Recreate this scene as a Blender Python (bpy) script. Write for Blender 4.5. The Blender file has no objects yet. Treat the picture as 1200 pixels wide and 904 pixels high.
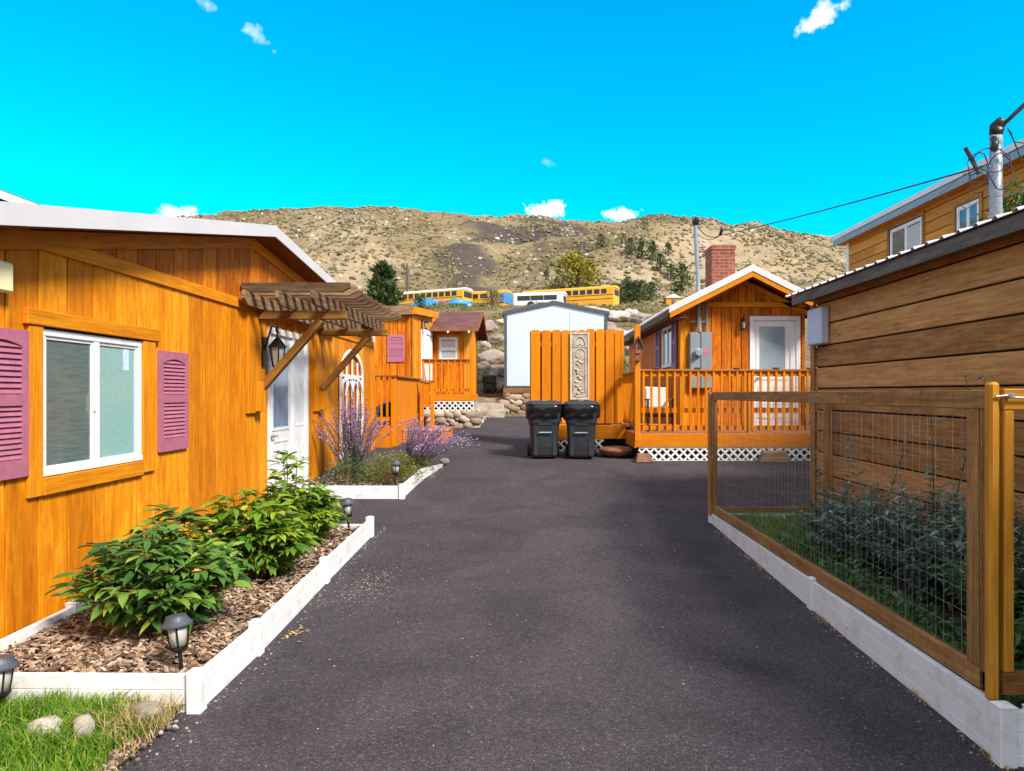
import bpy, bmesh, math, random
from mathutils import Vector, Matrix, noise
random.seed(7)
S = bpy.context.scene
COL = S.collection
R = math.radians
U = random.uniform
EYE, F = 1.65, 832.0
V = Vector

# ---------------------------------------------------------------- objects
ROOT = {}
def tag(o, label=None, cat=None, group=None, kind=None):
    if label: o['label'] = label
    if cat: o['category'] = cat
    if group: o['group'] = group
    if kind: o['kind'] = kind
    return o
def thing(name, label, cat, loc=(0, 0, 0), group=None):
    o = bpy.data.objects.new(name, None)
    o.empty_display_size = .2
    COL.objects.link(o)
    o.location = loc
    ROOT[o.name] = Vector(loc)
    return tag(o, label, cat, group)
def copy_tree(o, parent=None):
    c = o.copy(); COL.objects.link(c); c.parent = parent
    for ch in list(o.children): copy_tree(ch, c)
    return c

class MB:
    def __init__(s):
        s.v = []; s.f = []; s.d = []; s.r = []
    def face(s, pts, d=None, r=None):
        n = len(s.v); s.v += [tuple(p) for p in pts]
        s.f.append(tuple(range(n, n+len(pts)))); s.d.append(d); s.r.append(random.random() if r is None else r)
    def faces(s, pts, fs, d=None, r=None):
        if r is None: r = random.random()
        n = len(s.v); s.v += [tuple(p) for p in pts]
        for f in fs:
            s.f.append(tuple(n+i for i in f)); s.d.append(d); s.r.append(r)
    def hexa(s, p, d=None, r=None):
        if d is None:
            e = [V(p[1])-V(p[0]), V(p[3])-V(p[0]), V(p[4])-V(p[0])]
            d = max(e, key=lambda q: q.length)
        d = V(d).normalized()
        s.faces(p, [(0,3,2,1),(4,5,6,7),(0,1,5,4),(1,2,6,5),(2,3,7,6),(3,0,4,7)], d, r)
    def box(s, x0, x1, y0, y1, z0, z1, d=None, r=None):
        s.hexa([(x0,y0,z0),(x1,y0,z0),(x1,y1,z0),(x0,y1,z0),(x0,y0,z1),(x1,y0,z1),(x1,y1,z1),(x0,y1,z1)], d, r)
    def beam(s, p, q, w, h, up=(0,0,1), r=None):
        p, q = V(p), V(q); a = (q-p).normalized(); up = V(up)
        b = a.cross(up)
        if b.length < 1e-4: b = a.cross(V((0,1,0)))
        b.normalize(); c = b.cross(a).normalized()
        b *= w/2; c *= h/2
        s.hexa([p-b-c, p+b-c, q+b-c, q-b-c, p-b+c, p+b+c, q+b+c, q-b+c], a, r)
    def tube(s, pts, rad, n=8, r=None, caps=True):
        pts = [V(p) for p in pts]
        if not hasattr(rad, '__len__'): rad = [rad]*len(pts)
        if r is None: r = random.random()
        rings = []; u = None
        for i, p in enumerate(pts):
            a = (pts[min(i+1, len(pts)-1)] - pts[max(i-1, 0)]).normalized()
            if u is None:
                u = a.cross(V((0,0,1)))
                if u.length < 1e-3: u = a.cross(V((0,1,0)))
            u = (u - a*u.dot(a)).normalized(); w = a.cross(u)
            rings.append([p + (u*math.cos(t*2*math.pi/n) + w*math.sin(t*2*math.pi/n))*rad[i] for t in range(n)])
        vs = [v for g in rings for v in g]; fs = []
        for i in range(len(pts)-1):
            for t in range(n):
                fs.append((i*n+t, i*n+(t+1)%n, (i+1)*n+(t+1)%n, (i+1)*n+t))
        if caps:
            fs.append(tuple(range(n-1, -1, -1))); fs.append(tuple((len(pts)-1)*n+t for t in range(n)))
        s.faces(vs, fs, (pts[-1]-pts[0]).normalized() if n > 4 else None, r)
    def lathe(s, prof, c=(0,0,0), n=16, r=None, a0=0.0):
        vs = []; fs = []
        for (q, z) in prof:
            for t in range(n):
                an = a0 + t*2*math.pi/n
                vs.append((c[0]+q*math.cos(an), c[1]+q*math.sin(an), c[2]+z))
        for i in range(len(prof)-1):
            for t in range(n): fs.append((i*n+t, i*n+(t+1)%n, (i+1)*n+(t+1)%n, (i+1)*n+t))
        fs.append(tuple(range(n-1, -1, -1))); fs.append(tuple((len(prof)-1)*n+t for t in range(n)))
        s.faces(vs, fs, None, r)
    def prism(s, poly, fr, d0, d1, d=None, r=None):
        """poly of (u, z); fr(u, d, z) -> world; extruded between depths d0 and d1"""
        n = len(poly)
        vs = [fr(u, d0, z) for u, z in poly] + [fr(u, d1, z) for u, z in poly]
        fs = [tuple(range(n)), tuple(range(2*n-1, n-1, -1))] + [(i, (i+1) % n, n+(i+1) % n, n+i) for i in range(n)]
        s.faces(vs, fs, d, r)
    def fbox(s, fr, u0, u1, d0, d1, z0, z1, d=None, r=None):
        s.hexa([fr(u0,d0,z0), fr(u1,d0,z0), fr(u1,d1,z0), fr(u0,d1,z0), fr(u0,d0,z1), fr(u1,d0,z1), fr(u1,d1,z1), fr(u0,d1,z1)], d, r)
    def blob(s, c, rad, sub=2, amp=.25, freq=1.0, r=None, seed=None, squash=0):
        b = bmesh.new(); bmesh.ops.create_icosphere(b, subdivisions=sub, radius=1)
        o = V((U(0,99), U(0,99), U(0,99))) if seed is None else V((seed*3.1, seed*7.7, seed))
        cuts = [(V((U(-1,1),U(-1,1),U(-.3,1))).normalized(), U(.55,.85)) for _ in range(squash)]
        vs = []
        for v in b.verts:
            p = v.co.copy()
            for nn, dd in cuts:
                k = p.dot(nn)
                if k > dd: p -= nn*(k-dd)*.9
            p *= 1 + amp*noise.fractal(v.co*freq+o, 1.0, 2.0, 3)
            vs.append((c[0]+p.x*rad[0], c[1]+p.y*rad[1], c[2]+p.z*rad[2]))
        s.faces(vs, [tuple(v.index for v in f.verts) for f in b.faces], None, r); b.free()
    def leaf(s, p, a, n, L, W, droop=.3, r=None, fine=False):
        p = V(p); a = V(a).normalized(); b = a.cross(V(n))
        if b.length < 1e-3: b = a.cross(V((1,0,0)))
        b.normalize(); c = b.cross(a)
        def st(t): return p + a*(L*t) - V((0,0,1))*(droop*L*t*t)
        if fine:
            ws = (.0, .72, 1.0, .78, .36); ts = (0, .22, .48, .74, .9); vs = [p]; e = c*(W*.14)
            for w_, t_ in list(zip(ws, ts))[1:]:
                m = st(t_); vs += [m-b*W*.5*w_+e, m, m+b*W*.5*w_+e]
            vs.append(st(1)); k = len(vs)-1; fs = [(0,2,1),(0,3,2)]
            for j in range(3):
                o = 1+3*j; fs += [(o,o+1,o+4,o+3),(o+1,o+2,o+5,o+4)]
            fs += [(k-3,k-2,k),(k-2,k-1,k)]
            s.faces(vs, fs, None, r); return
        m1, m2, tip = st(.3), st(.68), st(1)
        e = c*(W*.12)
        vs = [p, m1-b*W*.45+e, m1, m1+b*W*.45+e, m2-b*W*.42+e, m2, m2+b*W*.42+e, tip]
        s.faces(vs, [(0,2,1),(0,3,2),(1,2,5,4),(2,3,6,5),(4,5,7),(5,6,7)], None, r)
    def blade(s, p, a, L, W, bend, r=None):
        p = V(p); a = V(a).normalized(); b = a.cross(V((0,0,1)))
        if b.length < 1e-3: b = V((1,0,0))
        b.normalize(); b *= W/2
        m = p + a*L*.55 ; t = p + a*L + V(bend)*L
        s.faces([p-b, p+b, m+b*.8, m-b*.8, t], [(0,1,2,3),(3,2,4)], None, r)
    def build(s, name, mat, parent=None, smooth=False, bevel=0, normals=True, label=None, world=True):
        me = bpy.data.meshes.new(name)
        base = V((0,0,0))
        if parent is not None and world: base = ROOT.get(parent.name, base)
        vv = [(x-base.x, y-base.y, z-base.z) for x, y, z in s.v] if base.length else s.v
        me.from_pydata(vv, [], s.f); me.update()
        if normals:
            b = bmesh.new(); b.from_mesh(me); bmesh.ops.recalc_face_normals(b, faces=b.faces); b.to_mesh(me); b.free()
        at = me.attributes.new('rnd', 'FLOAT', 'FACE'); at.data.foreach_set('value', s.r)
        if any(d is not None for d in s.d):
            uv = me.uv_layers.new(name='UVMap'); ul = uv.data
            for i, pl in enumerate(me.polygons):
                d = s.d[i]
                if d is None: continue
                d = V(d); n = pl.normal
                if abs(n.dot(d)) > .9:
                    q = n.cross(V((.3,.5,.8))).normalized(); dd = q; e = n.cross(q)
                else:
                    dd = d; e = n.cross(d).normalized()
                for li in pl.loop_indices:
                    co = me.vertices[me.loops[li].vertex_index].co
                    ul[li].uv = (co.dot(dd), co.dot(e))
        if smooth: me.polygons.foreach_set('use_smooth', [True]*len(me.polygons))
        me.materials.append(mat)
        o = bpy.data.objects.new(name, me); COL.objects.link(o)
        if parent is not None:
            o.parent = parent; ROOT[o.name] = base.copy()
        if bevel:
            m = o.modifiers.new('bevel', 'BEVEL'); m.width = bevel; m.segments = 1; m.limit_method = 'ANGLE'
        if label: o['label'] = label
        return o

# ---------------------------------------------------------------- materials
def newmat(name):
    m = bpy.data.materials.new(name); m.use_nodes = True
    nt = m.node_tree; nt.nodes.clear()
    out = nt.nodes.new('ShaderNodeOutputMaterial'); p = nt.nodes.new('ShaderNodeBsdfPrincipled')
    nt.links.new(p.outputs[0], out.inputs[0])
    return m, nt, p
def nd(nt, t, **k):
    n = nt.nodes.new('ShaderNode'+t)
    for a, b in k.items():
        if a in ('op', 'operation'): n.operation = b
        elif isinstance(a, str) and hasattr(n, a): setattr(n, a, b)
    return n
def mth(nt, op, a, b=None, c=None, clamp=False):
    n = nt.nodes.new('ShaderNodeMath'); n.operation = op; n.use_clamp = clamp
    for i, x in enumerate((a, b, c)):
        if x is None: continue
        if isinstance(x, (int, float)): n.inputs[i].default_value = x
        else: nt.links.new(x, n.inputs[i])
    return n.outputs[0]
def ramp(nt, fac, stops, interp='LINEAR'):
    n = nt.nodes.new('ShaderNodeValToRGB'); n.color_ramp.interpolation = interp
    el = n.color_ramp.elements
    while len(el) < len(stops): el.new(.5)
    for e, (p, c) in zip(el, stops):
        e.position = p; e.color = (c[0], c[1], c[2], 1) if hasattr(c, '__len__') else (c, c, c, 1)
    nt.links.new(fac, n.inputs[0]); return n.outputs[0]
def noi(nt, vec, scale, detail=3, rough=.55, dist=0):
    n = nt.nodes.new('ShaderNodeTexNoise'); n.inputs['Scale'].default_value = scale
    n.inputs['Detail'].default_value = detail; n.inputs['Roughness'].default_value = rough; n.inputs['Distortion'].default_value = dist
    if vec is not None: nt.links.new(vec, n.inputs['Vector'])
    return n.outputs[0]
def mix(nt, fac, a, b, mode='MIX'):
    n = nt.nodes.new('ShaderNodeMix'); n.data_type = 'RGBA'; n.blend_type = mode; n.clamp_factor = True
    for sck, x in ((n.inputs[0], fac), (n.inputs[6], a), (n.inputs[7], b)):
        if isinstance(x, (int, float)): sck.default_value = x
        elif isinstance(x, (tuple, list)): sck.default_value = (x[0], x[1], x[2], 1)
        else: nt.links.new(x, sck)
    return n.outputs[2]
def bump(nt, p, h, strength=.3, dist=.01):
    b = nt.nodes.new('ShaderNodeBump'); b.inputs['Strength'].default_value = strength; b.inputs['Distance'].default_value = dist
    nt.links.new(h, b.inputs['Height']); nt.links.new(b.outputs[0], p.inputs['Normal'])
def rnd(nt):
    a = nt.nodes.new('ShaderNodeAttribute'); a.attribute_name = 'rnd'; return a.outputs['Fac']
def objc(nt): return nt.nodes.new('ShaderNodeTexCoord').outputs['Object']
def comb(nt, x, y, z):
    n = nt.nodes.new('ShaderNodeCombineXYZ')
    for i, q in enumerate((x, y, z)):
        if isinstance(q, (int, float)): n.inputs[i].default_value = q
        else: nt.links.new(q, n.inputs[i])
    return n.outputs[0]

def wood(name, dark, mid, light, rough=.68, var=.35, grain=.4, knots=.0, lo=.36, hi=.66, bstr=.25, spec=.15):
    m, nt, p = newmat(name)
    uv = nt.nodes.new('ShaderNodeUVMap').outputs[0]
    sp = nt.nodes.new('ShaderNodeSeparateXYZ'); nt.links.new(uv, sp.inputs[0])
    r = rnd(nt)
    u = mth(nt, 'ADD', sp.outputs[0], mth(nt, 'MULTIPLY', r, 37.0)); v = mth(nt, 'ADD', sp.outputs[1], mth(nt, 'MULTIPLY', r, 11.0))
    g = noi(nt, comb(nt, mth(nt, 'MULTIPLY', u, 2.2), mth(nt, 'MULTIPLY', v, 46.0), 0), 1.0, 5, .6, .3)
    b = noi(nt, comb(nt, mth(nt, 'MULTIPLY', u, 1.5), mth(nt, 'MULTIPLY', v, 11.0), mth(nt, 'MULTIPLY', r, 5.0)), 1.0, 5, .62, .9)
    c = noi(nt, comb(nt, mth(nt, 'MULTIPLY', u, 7.0), mth(nt, 'MULTIPLY', v, 17.0), 3.3), 1.0, 4, .65, .5)
    f = mth(nt, 'ADD', mth(nt, 'MULTIPLY', g, grain), mth(nt, 'ADD', mth(nt, 'MULTIPLY', b, (1-grain)*.62), mth(nt, 'MULTIPLY', c, (1-grain)*.38)))
    f = mth(nt, 'ADD', f, mth(nt, 'MULTIPLY', mth(nt, 'SUBTRACT', r, .5), var*.28))
    col = ramp(nt, f, [(lo, dark), ((lo+hi)/2, mid), (hi, light)])
    if knots:
        vo = nt.nodes.new('ShaderNodeTexVoronoi'); vo.inputs['Scale'].default_value = 1
        nt.links.new(comb(nt, mth(nt, 'MULTIPLY', u, 1.9), mth(nt, 'MULTIPLY', v, 4.5), 0), vo.inputs['Vector'])
        k = mth(nt, 'SUBTRACT', 1.0, mth(nt, 'MULTIPLY', vo.outputs['Distance'], 11.0), clamp=True)
        col = mix(nt, mth(nt, 'MULTIPLY', k, knots), col, [q*.25 for q in dark])
    hs = nt.nodes.new('ShaderNodeHueSaturation'); nt.links.new(col, hs.inputs['Color'])
    nt.links.new(mth(nt, 'ADD', 1-var*.3, mth(nt, 'MULTIPLY', r, var*.6)), hs.inputs['Value'])
    nt.links.new(hs.outputs[0], p.inputs['Base Color'])
    p.inputs['Roughness'].default_value = rough; p.inputs['Specular IOR Level'].default_value = spec
    bump(nt, p, g, bstr, .004)
    return m
def plain(name, c, rough=.5, metal=0, nz=.12, scale=8, bstr=.1, spec=.5, stain=None):
    m, nt, p = newmat(name)
    n = noi(nt, objc(nt), scale, 5, .6)
    col = ramp(nt, n, [(.3, [q*(1-nz) for q in c]), (.7, [min(1, q*(1+nz)) for q in c])])
    if stain:
        n2 = noi(nt, objc(nt), stain[1], 6, .7, .5)
        col = mix(nt, mth(nt, 'MULTIPLY', ramp(nt, n2, [(.5, 0.0), (.72, 1.0)]), stain[2]), col, stain[0])
    nt.links.new(col, p.inputs['Base Color']); p.inputs['Roughness'].default_value = rough; p.inputs['Metallic'].default_value = metal
    p.inputs['Specular IOR Level'].default_value = spec
    if bstr: bump(nt, p, noi(nt, objc(nt), scale*6, 3), bstr, .003)
    return m
def leafmat(name, stops, rough=.45, trans=.25):
    m, nt, p = newmat(name)
    col = ramp(nt, rnd(nt), stops)
    n = noi(nt, objc(nt), 9, 2)
    hs = nt.nodes.new('ShaderNodeHueSaturation'); nt.links.new(col, hs.inputs['Color'])
    nt.links.new(mth(nt, 'ADD', .65, mth(nt, 'MULTIPLY', n, .7)), hs.inputs['Value'])
    nt.links.new(hs.outputs[0], p.inputs['Base Color']); p.inputs['Roughness'].default_value = rough
    p.inputs['Specular IOR Level'].default_value = .35
    if trans:
        t = nt.nodes.new('ShaderNodeBsdfTranslucent'); nt.links.new(hs.outputs[0], t.inputs[0])
        mx = nt.nodes.new('ShaderNodeMixShader'); mx.inputs[0].default_value = trans
        out = [n for n in nt.nodes if n.type == 'OUTPUT_MATERIAL'][0]
        nt.links.new(p.outputs[0], mx.inputs[1]); nt.links.new(t.outputs[0], mx.inputs[2]); nt.links.new(mx.outputs[0], out.inputs[0])
    return m
def stonemat(name, stops, scale=3, bstr=.6, rough=.85):
    m, nt, p = newmat(name)
    oc = objc(nt); r = rnd(nt)
    n = noi(nt, oc, scale, 6, .65, .4)
    f = mth(nt, 'ADD', mth(nt, 'MULTIPLY', n, .6), mth(nt, 'MULTIPLY', r, .4))
    col = ramp(nt, f, stops)
    nt.links.new(col, p.inputs['Base Color']); p.inputs['Roughness'].default_value = rough
    bump(nt, p, noi(nt, oc, scale*4, 6, .7), bstr, .03)
    return m

M = {}
M['siding'] = wood('orange stained siding', (.42,.108,.002), (.62,.205,.004), (.82,.38,.018), var=.35, grain=.30, lo=.34, hi=.68)
M['siding_red'] = wood('red orange stained siding', (.30,.065,.002), (.52,.135,.003), (.70,.25,.008), var=.3, grain=.3, lo=.38, hi=.64)
M['trim'] = wood('orange stained trim', (.42,.125,.003), (.62,.215,.005), (.74,.31,.010), var=.25, grain=.5, knots=.4)
M['deck'] = wood('orange deck paint', (.48,.135,.002), (.58,.180,.003), (.66,.225,.004), var=.25, grain=.5, knots=.35, bstr=.12)
M['deckfloor'] = wood('faded deck boards', (.30,.12,.06), (.46,.20,.11), (.56,.29,.18), var=.4)
M['deckcap'] = wood('brown deck cap', (.20,.06,.015), (.34,.11,.02), (.44,.17,.04), var=.3)
M['pergola'] = wood('weathered pergola timber', (.070,.040,.022), (.15,.090,.050), (.30,.20,.115), var=.5, grain=.5, knots=.5)
M['brace'] = wood('golden brown brace timber', (.14,.06,.015), (.30,.14,.03), (.42,.22,.05), var=.4, grain=.5, knots=.6)
M['shed'] = wood('brown shed siding', (.25,.105,.028), (.42,.190,.058), (.55,.285,.10), var=.5, grain=.42, knots=.9, lo=.38, hi=.64)
M['sheddark'] = wood('dark grey rake timber', (.055,.043,.038), (.11,.085,.072), (.19,.145,.12), var=.3)
M['fence'] = wood('brown garden fence timber', (.14,.060,.016), (.29,.140,.042), (.42,.235,.08), var=.4, knots=.6)
M['goldpost'] = wood('golden new post timber', (.36,.14,.012), (.48,.215,.02), (.58,.31,.05), var=.2, knots=.3)
M['bigsiding'] = wood('golden log siding', (.36,.13,.02), (.50,.20,.035), (.60,.29,.06), var=.4, knots=.5)
M['soffit'] = wood('brown soffit boards', (.16,.045,.01), (.24,.07,.015), (.33,.11,.02), var=.3)
M['white'] = plain('white vinyl', (.72,.73,.75), .5, nz=.05, bstr=.04, scale=4, stain=((.40,.35,.29), 7, .55), spec=.3)
M['whitep'] = plain('white paint', (.70,.70,.70), .5, nz=.04, bstr=.02, scale=5)
M['metalroof'] = plain('pale metal roofing', (.58,.55,.57), .55, 0.0, nz=.06, bstr=.02, scale=2, stain=((.5,.46,.42), 5, .3))
M['shutter'] = plain('plum shutter paint', (.37,.115,.18), .6, nz=.12, scale=14, bstr=.1, stain=((.45,.2,.25), 20, .4))
M['shutterp'] = plain('violet shutter paint', (.19,.10,.20), .55, nz=.15, scale=14, bstr=.1)
M['black'] = plain('black metal', (.012,.012,.014), .4, .3, nz=.2)
M['blackplastic'] = plain('charcoal plastic', (.016,.020,.026), .5, 0, nz=.25, scale=5, bstr=.15, stain=((.06,.065,.07), 4, .25))
M['bag'] = plain('black bin bag', (.010,.010,.012), .22, 0, nz=.2, scale=5, bstr=.3)
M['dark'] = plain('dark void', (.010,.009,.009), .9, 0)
M['grey'] = plain('grey painted steel', (.22,.26,.29), .45, .2, nz=.08)
M['galv'] = plain('galvanised steel', (.26,.29,.34), .45, .3, nz=.2, scale=20)
M['bluebox'] = plain('pale blue grey box', (.42,.48,.60), .5, 0, nz=.05)
M['shedpaint'] = plain('pale blue white metal cladding', (.50,.62,.70), .5, 0, nz=.04, scale=2, stain=((.6,.62,.62), 3, .15))
M['charcoal'] = plain('charcoal trim', (.055,.065,.080), .5, 0, nz=.1)
M['wire'] = plain('galvanised wire', (.22,.21,.18), .6, .2, nz=.3, scale=30)
M['cable'] = plain('black cable', (.01,.012,.02), .5, 0, nz=.1)
M['cream'] = plain('cream plastic', (.85,.76,.42), .4, 0, nz=.05)
M['red'] = plain('red sticker', (.6,.12,.12), .5, 0, nz=.05)
M['sticker'] = plain('pale blue sticker', (.5,.65,.78), .4, 0, nz=.3, scale=60)
M['green'] = plain('green tag', (.2,.42,.15), .5, 0, nz=.1)
M['terracotta'] = plain('worn reddish wood', (.20,.075,.045), .7, 0, nz=.35, scale=7, bstr=.4)
M['tarp'] = plain('blue tarpaulin', (.03,.24,.55), .4, 0, nz=.3, scale=1.5)
M['tarpp'] = plain('purple tarpaulin', (.16,.07,.15), .5, 0, nz=.3, scale=1.5)
M['busy'] = plain('school bus yellow', (.75,.36,.01), .4, 0, nz=.08, scale=1)
M['busw'] = plain('bus white paint', (.72,.74,.76), .4, 0, nz=.06, scale=1)
M['tyre'] = plain('tyre rubber', (.015,.015,.015), .8, 0)
M['polewood'] = plain('old pole wood', (.08,.055,.04), .9, 0, nz=.3)
M['cushion'] = plain('pale striped cushion', (.52,.46,.42), .9, 0, nz=.2, scale=30)
M['plaque'] = plain('aged stone plaque', (.38,.30,.22), .8, 0, nz=.4, scale=9, bstr=.6, stain=((.18,.09,.05), 12, .6))
M['relief'] = plain('pale carved relief', (.50,.46,.40), .8, 0, nz=.3, scale=15, bstr=.4)
M['bark'] = plain('brown bark', (.09,.06,.04), .9, 0, nz=.4, scale=12, bstr=.8)
M['mortar'] = plain('grey mortar', (.17,.15,.13), .95, 0, nz=.3, scale=12, bstr=.5)
M['soil'] = plain('dark soil', (.06,.04,.028), .95, 0, nz=.5, scale=12, bstr=.8, stain=((.12,.08,.05), 25, .6))

def glassm(name, c1, c2, scale=10, rough=.08, stretch=(1,1,1)):
    m, nt, p = newmat(name)
    mp = nt.nodes.new('ShaderNodeMapping'); mp.inputs['Scale'].default_value = stretch
    nt.links.new(objc(nt), mp.inputs[0])
    n = noi(nt, mp.outputs[0], scale, 4, .6)
    nt.links.new(ramp(nt, n, [(.35, c1), (.65, c2)]), p.inputs['Base Color'])
    p.inputs['Roughness'].default_value = rough; p.inputs['Coat Weight'].default_value = .4; p.inputs['Coat Roughness'].default_value = .03
    bump(nt, p, n, .12, .003)
    return m
M['glassd'] = glassm('screened window glass', (.075,.115,.115), (.115,.165,.16), 9, .12, (1,.6,7))
M['glassl'] = glassm('frosted window glass', (.17,.33,.33), (.30,.50,.48), 75, .16, (1,1,1.4))
M['glassb'] = glassm('dark window glass', (.05,.06,.075), (.10,.12,.14), 4)
M['busglass'] = plain('dark bus window', (.02,.022,.03), .5, 0, nz=.5)
M['glassg'] = glassm('grey blue storm glass', (.24,.31,.36), (.28,.36,.41), 3)
M['glassdoor'] = glassm('door glass', (.16,.24,.34), (.26,.36,.46), 3)
m, nt, p = newmat('lamp glass'); p.inputs['Base Color'].default_value = (.55,.54,.48,1); p.inputs['Roughness'].default_value = .3
p.inputs['Transmission Weight'].default_value = .3; bump(nt, p, noi(nt, objc(nt), 60), .3, .003); M['lampglass'] = m

# asphalt
m, nt, p = newmat('dark asphalt'); oc = objc(nt)
vo = nt.nodes.new('ShaderNodeTexVoronoi'); vo.inputs['Scale'].default_value = 120; nt.links.new(oc, vo.inputs['Vector'])
vo2 = nt.nodes.new('ShaderNodeTexVoronoi'); vo2.inputs['Scale'].default_value = 190; nt.links.new(oc, vo2.inputs['Vector'])
sepc = nt.nodes.new('ShaderNodeSeparateColor'); nt.links.new(vo.outputs['Color'], sepc.inputs[0])
base = ramp(nt, sepc.outputs[0], [(0, (.042,.035,.040)), (.6, (.067,.056,.064)), (.95, (.093,.079,.089)), (1, (.17,.15,.155))])
big = noi(nt, oc, 1.1, 6, .65, .8)
base = mix(nt, 1.0, base, ramp(nt, big, [(.3, .74), (.7, 1.24)]), 'MULTIPLY')
dust = ramp(nt, noi(nt, oc, 2.3, 8, .75), [(.60, 0.0), (.78, .30)])
base = mix(nt, dust, base, (.13,.115,.115))
nt.links.new(base, p.inputs['Base Color']); p.inputs['Roughness'].default_value = .88; p.inputs['Specular IOR Level'].default_value = .12
hh = mth(nt, 'ADD', mth(nt, 'MULTIPLY', vo.outputs['Distance'], -1.0), mth(nt, 'MULTIPLY', noi(nt, oc, 30, 5, .7), .9))
bump(nt, p, hh, .9, .008)
M['asphalt'] = m

# ground and hills
m, nt, p = newmat('dry hillside'); oc = objc(nt)
at = nt.nodes.new('ShaderNodeAttribute'); at.attribute_name = 'scree'
at2 = nt.nodes.new('ShaderNodeAttribute'); at2.attribute_name = 'sandy'
n1 = noi(nt, oc, .035, 8, .68, .6); n2 = noi(nt, oc, .35, 6, .7); n3 = noi(nt, oc, 1.6, 5, .7)
f = mth(nt, 'ADD', mth(nt, 'MULTIPLY', n1, .45), mth(nt, 'ADD', mth(nt, 'MULTIPLY', n2, .35), mth(nt, 'MULTIPLY', n3, .2)))
col = ramp(nt, f, [(.36, (.075,.062,.032)), (.45, (.155,.118,.062)), (.54, (.26,.19,.105)), (.66, (.38,.29,.18))])
sand = ramp(nt, f, [(.36, (.22,.165,.095)), (.62, (.42,.325,.21))])
col = mix(nt, at2.outputs['Fac'], col, sand)
sfac = mth(nt, 'MULTIPLY', mth(nt, 'ADD', mth(nt, 'SUBTRACT', at.outputs['Fac'], .42), mth(nt, 'MULTIPLY', mth(nt, 'SUBTRACT', f, .5), 3.4)), 2.0, clamp=True)
scr = ramp(nt, f, [(.35, (.045,.036,.034)), (.54, (.085,.068,.062)), (.72, (.17,.135,.115))])
col = mix(nt, sfac, col, scr)
nt.links.new(col, p.inputs['Base Color']); p.inputs['Roughness'].default_value = .95; p.inputs['Specular IOR Level'].default_value = .1
bump(nt, p, mth(nt, 'ADD', n2, mth(nt, 'MULTIPLY', n3, .5)), .9, .9)
M['hill'] = m
# brick
m, nt, p = newmat('red brick'); oc = objc(nt)
sp = nt.nodes.new('ShaderNodeSeparateXYZ'); nt.links.new(oc, sp.inputs[0])
bt = nt.nodes.new('ShaderNodeTexBrick'); bt.inputs['Scale'].default_value = 1; bt.inputs['Brick Width'].default_value = .21; bt.inputs['Row Height'].default_value = .075
bt.inputs['Mortar Size'].default_value = .008; bt.inputs['Color1'].default_value = (.36,.085,.035,1); bt.inputs['Color2'].default_value = (.20,.045,.022,1); bt.inputs['Mortar'].default_value = (.24,.18,.14,1)
nt.links.new(comb(nt, mth(nt, 'ADD', sp.outputs[0], sp.outputs[1]), sp.outputs[2], 0), bt.inputs[0])
nt.links.new(mix(nt, .6, bt.outputs[0], ramp(nt, noi(nt, oc, 7, 5), [(.3, .4), (.7, 1.2)]), 'MULTIPLY'), p.inputs['Base Color']); p.inputs['Roughness'].default_value = .9
bump(nt, p, bt.outputs['Fac'], -.5, .01); M['brick'] = m
# shingles
m, nt, p = newmat('maroon shingles'); oc = objc(nt)
sp = nt.nodes.new('ShaderNodeSeparateXYZ'); nt.links.new(oc, sp.inputs[0])
bt = nt.nodes.new('ShaderNodeTexBrick'); bt.inputs['Scale'].default_value = 1; bt.inputs['Brick Width'].default_value = .28; bt.inputs['Row Height'].default_value = .13
bt.inputs['Mortar Size'].default_value = .006; bt.inputs['Color1'].default_value = (.15,.05,.045,1); bt.inputs['Color2'].default_value = (.09,.03,.028,1); bt.inputs['Mortar'].default_value = (.03,.012,.012,1)
nt.links.new(comb(nt, sp.outputs[0], sp.outputs[1], 0), bt.inputs[0]); nt.links.new(mix(nt, .5, bt.outputs[0], ramp(nt, noi(nt, oc, 9, 5), [(.3, .5), (.7, 1.5)]), 'MULTIPLY'), p.inputs['Base Color'])
p.inputs['Roughness'].default_value = .95; M['shingle'] = m

M['stone'] = stonemat('field stone', [(.2, (.13,.10,.075)), (.42, (.30,.23,.17)), (.6, (.42,.33,.25)), (.85, (.55,.51,.46))], 8, .8)
M['boulder'] = stonemat('hillside boulder', [(.25, (.15,.11,.085)), (.45, (.30,.24,.20)), (.62, (.44,.39,.35)), (.85, (.58,.55,.54))], 1.2, .8)
M['slab'] = stonemat('pale slab stone', [(.25, (.20,.17,.14)), (.5, (.36,.31,.25)), (.8, (.48,.43,.36))], 5, .8)
M['mulch'] = wood('bark mulch chip', (.12,.070,.045), (.24,.155,.105), (.40,.30,.22), var=1.2, rough=.9)
M['peony'] = leafmat('deep green peony leaf', [(0, (.022,.075,.018)), (.4, (.075,.18,.032)), (.7, (.17,.30,.045)), (1, (.36,.40,.05))])
M['peonyy'] = leafmat('yellow green peony leaf', [(0, (.05,.13,.012)), (.5, (.15,.27,.02)), (.85, (.32,.40,.03)), (1, (.50,.30,.04))])
M['stem'] = leafmat('reddish stem', [(0, (.10,.10,.03)), (1, (.22,.10,.04))], trans=0)
M['flower'] = leafmat('faded orange flower', [(0, (.6,.22,.06)), (1, (.75,.45,.22))], trans=.2)
M['sage'] = leafmat('sage green leaf', [(0, (.06,.10,.05)), (.5, (.12,.17,.09)), (1, (.22,.26,.15))])
M['purple'] = leafmat('violet flower spike', [(0, (.22,.12,.28)), (.5, (.34,.22,.42)), (.85, (.50,.38,.58)), (1, (.58,.30,.34))], trans=.2)
M['mound'] = leafmat('mixed green mound leaf', [(0, (.05,.09,.02)), (.45, (.12,.18,.035)), (.75, (.24,.26,.05)), (1, (.38,.25,.06))])
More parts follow.
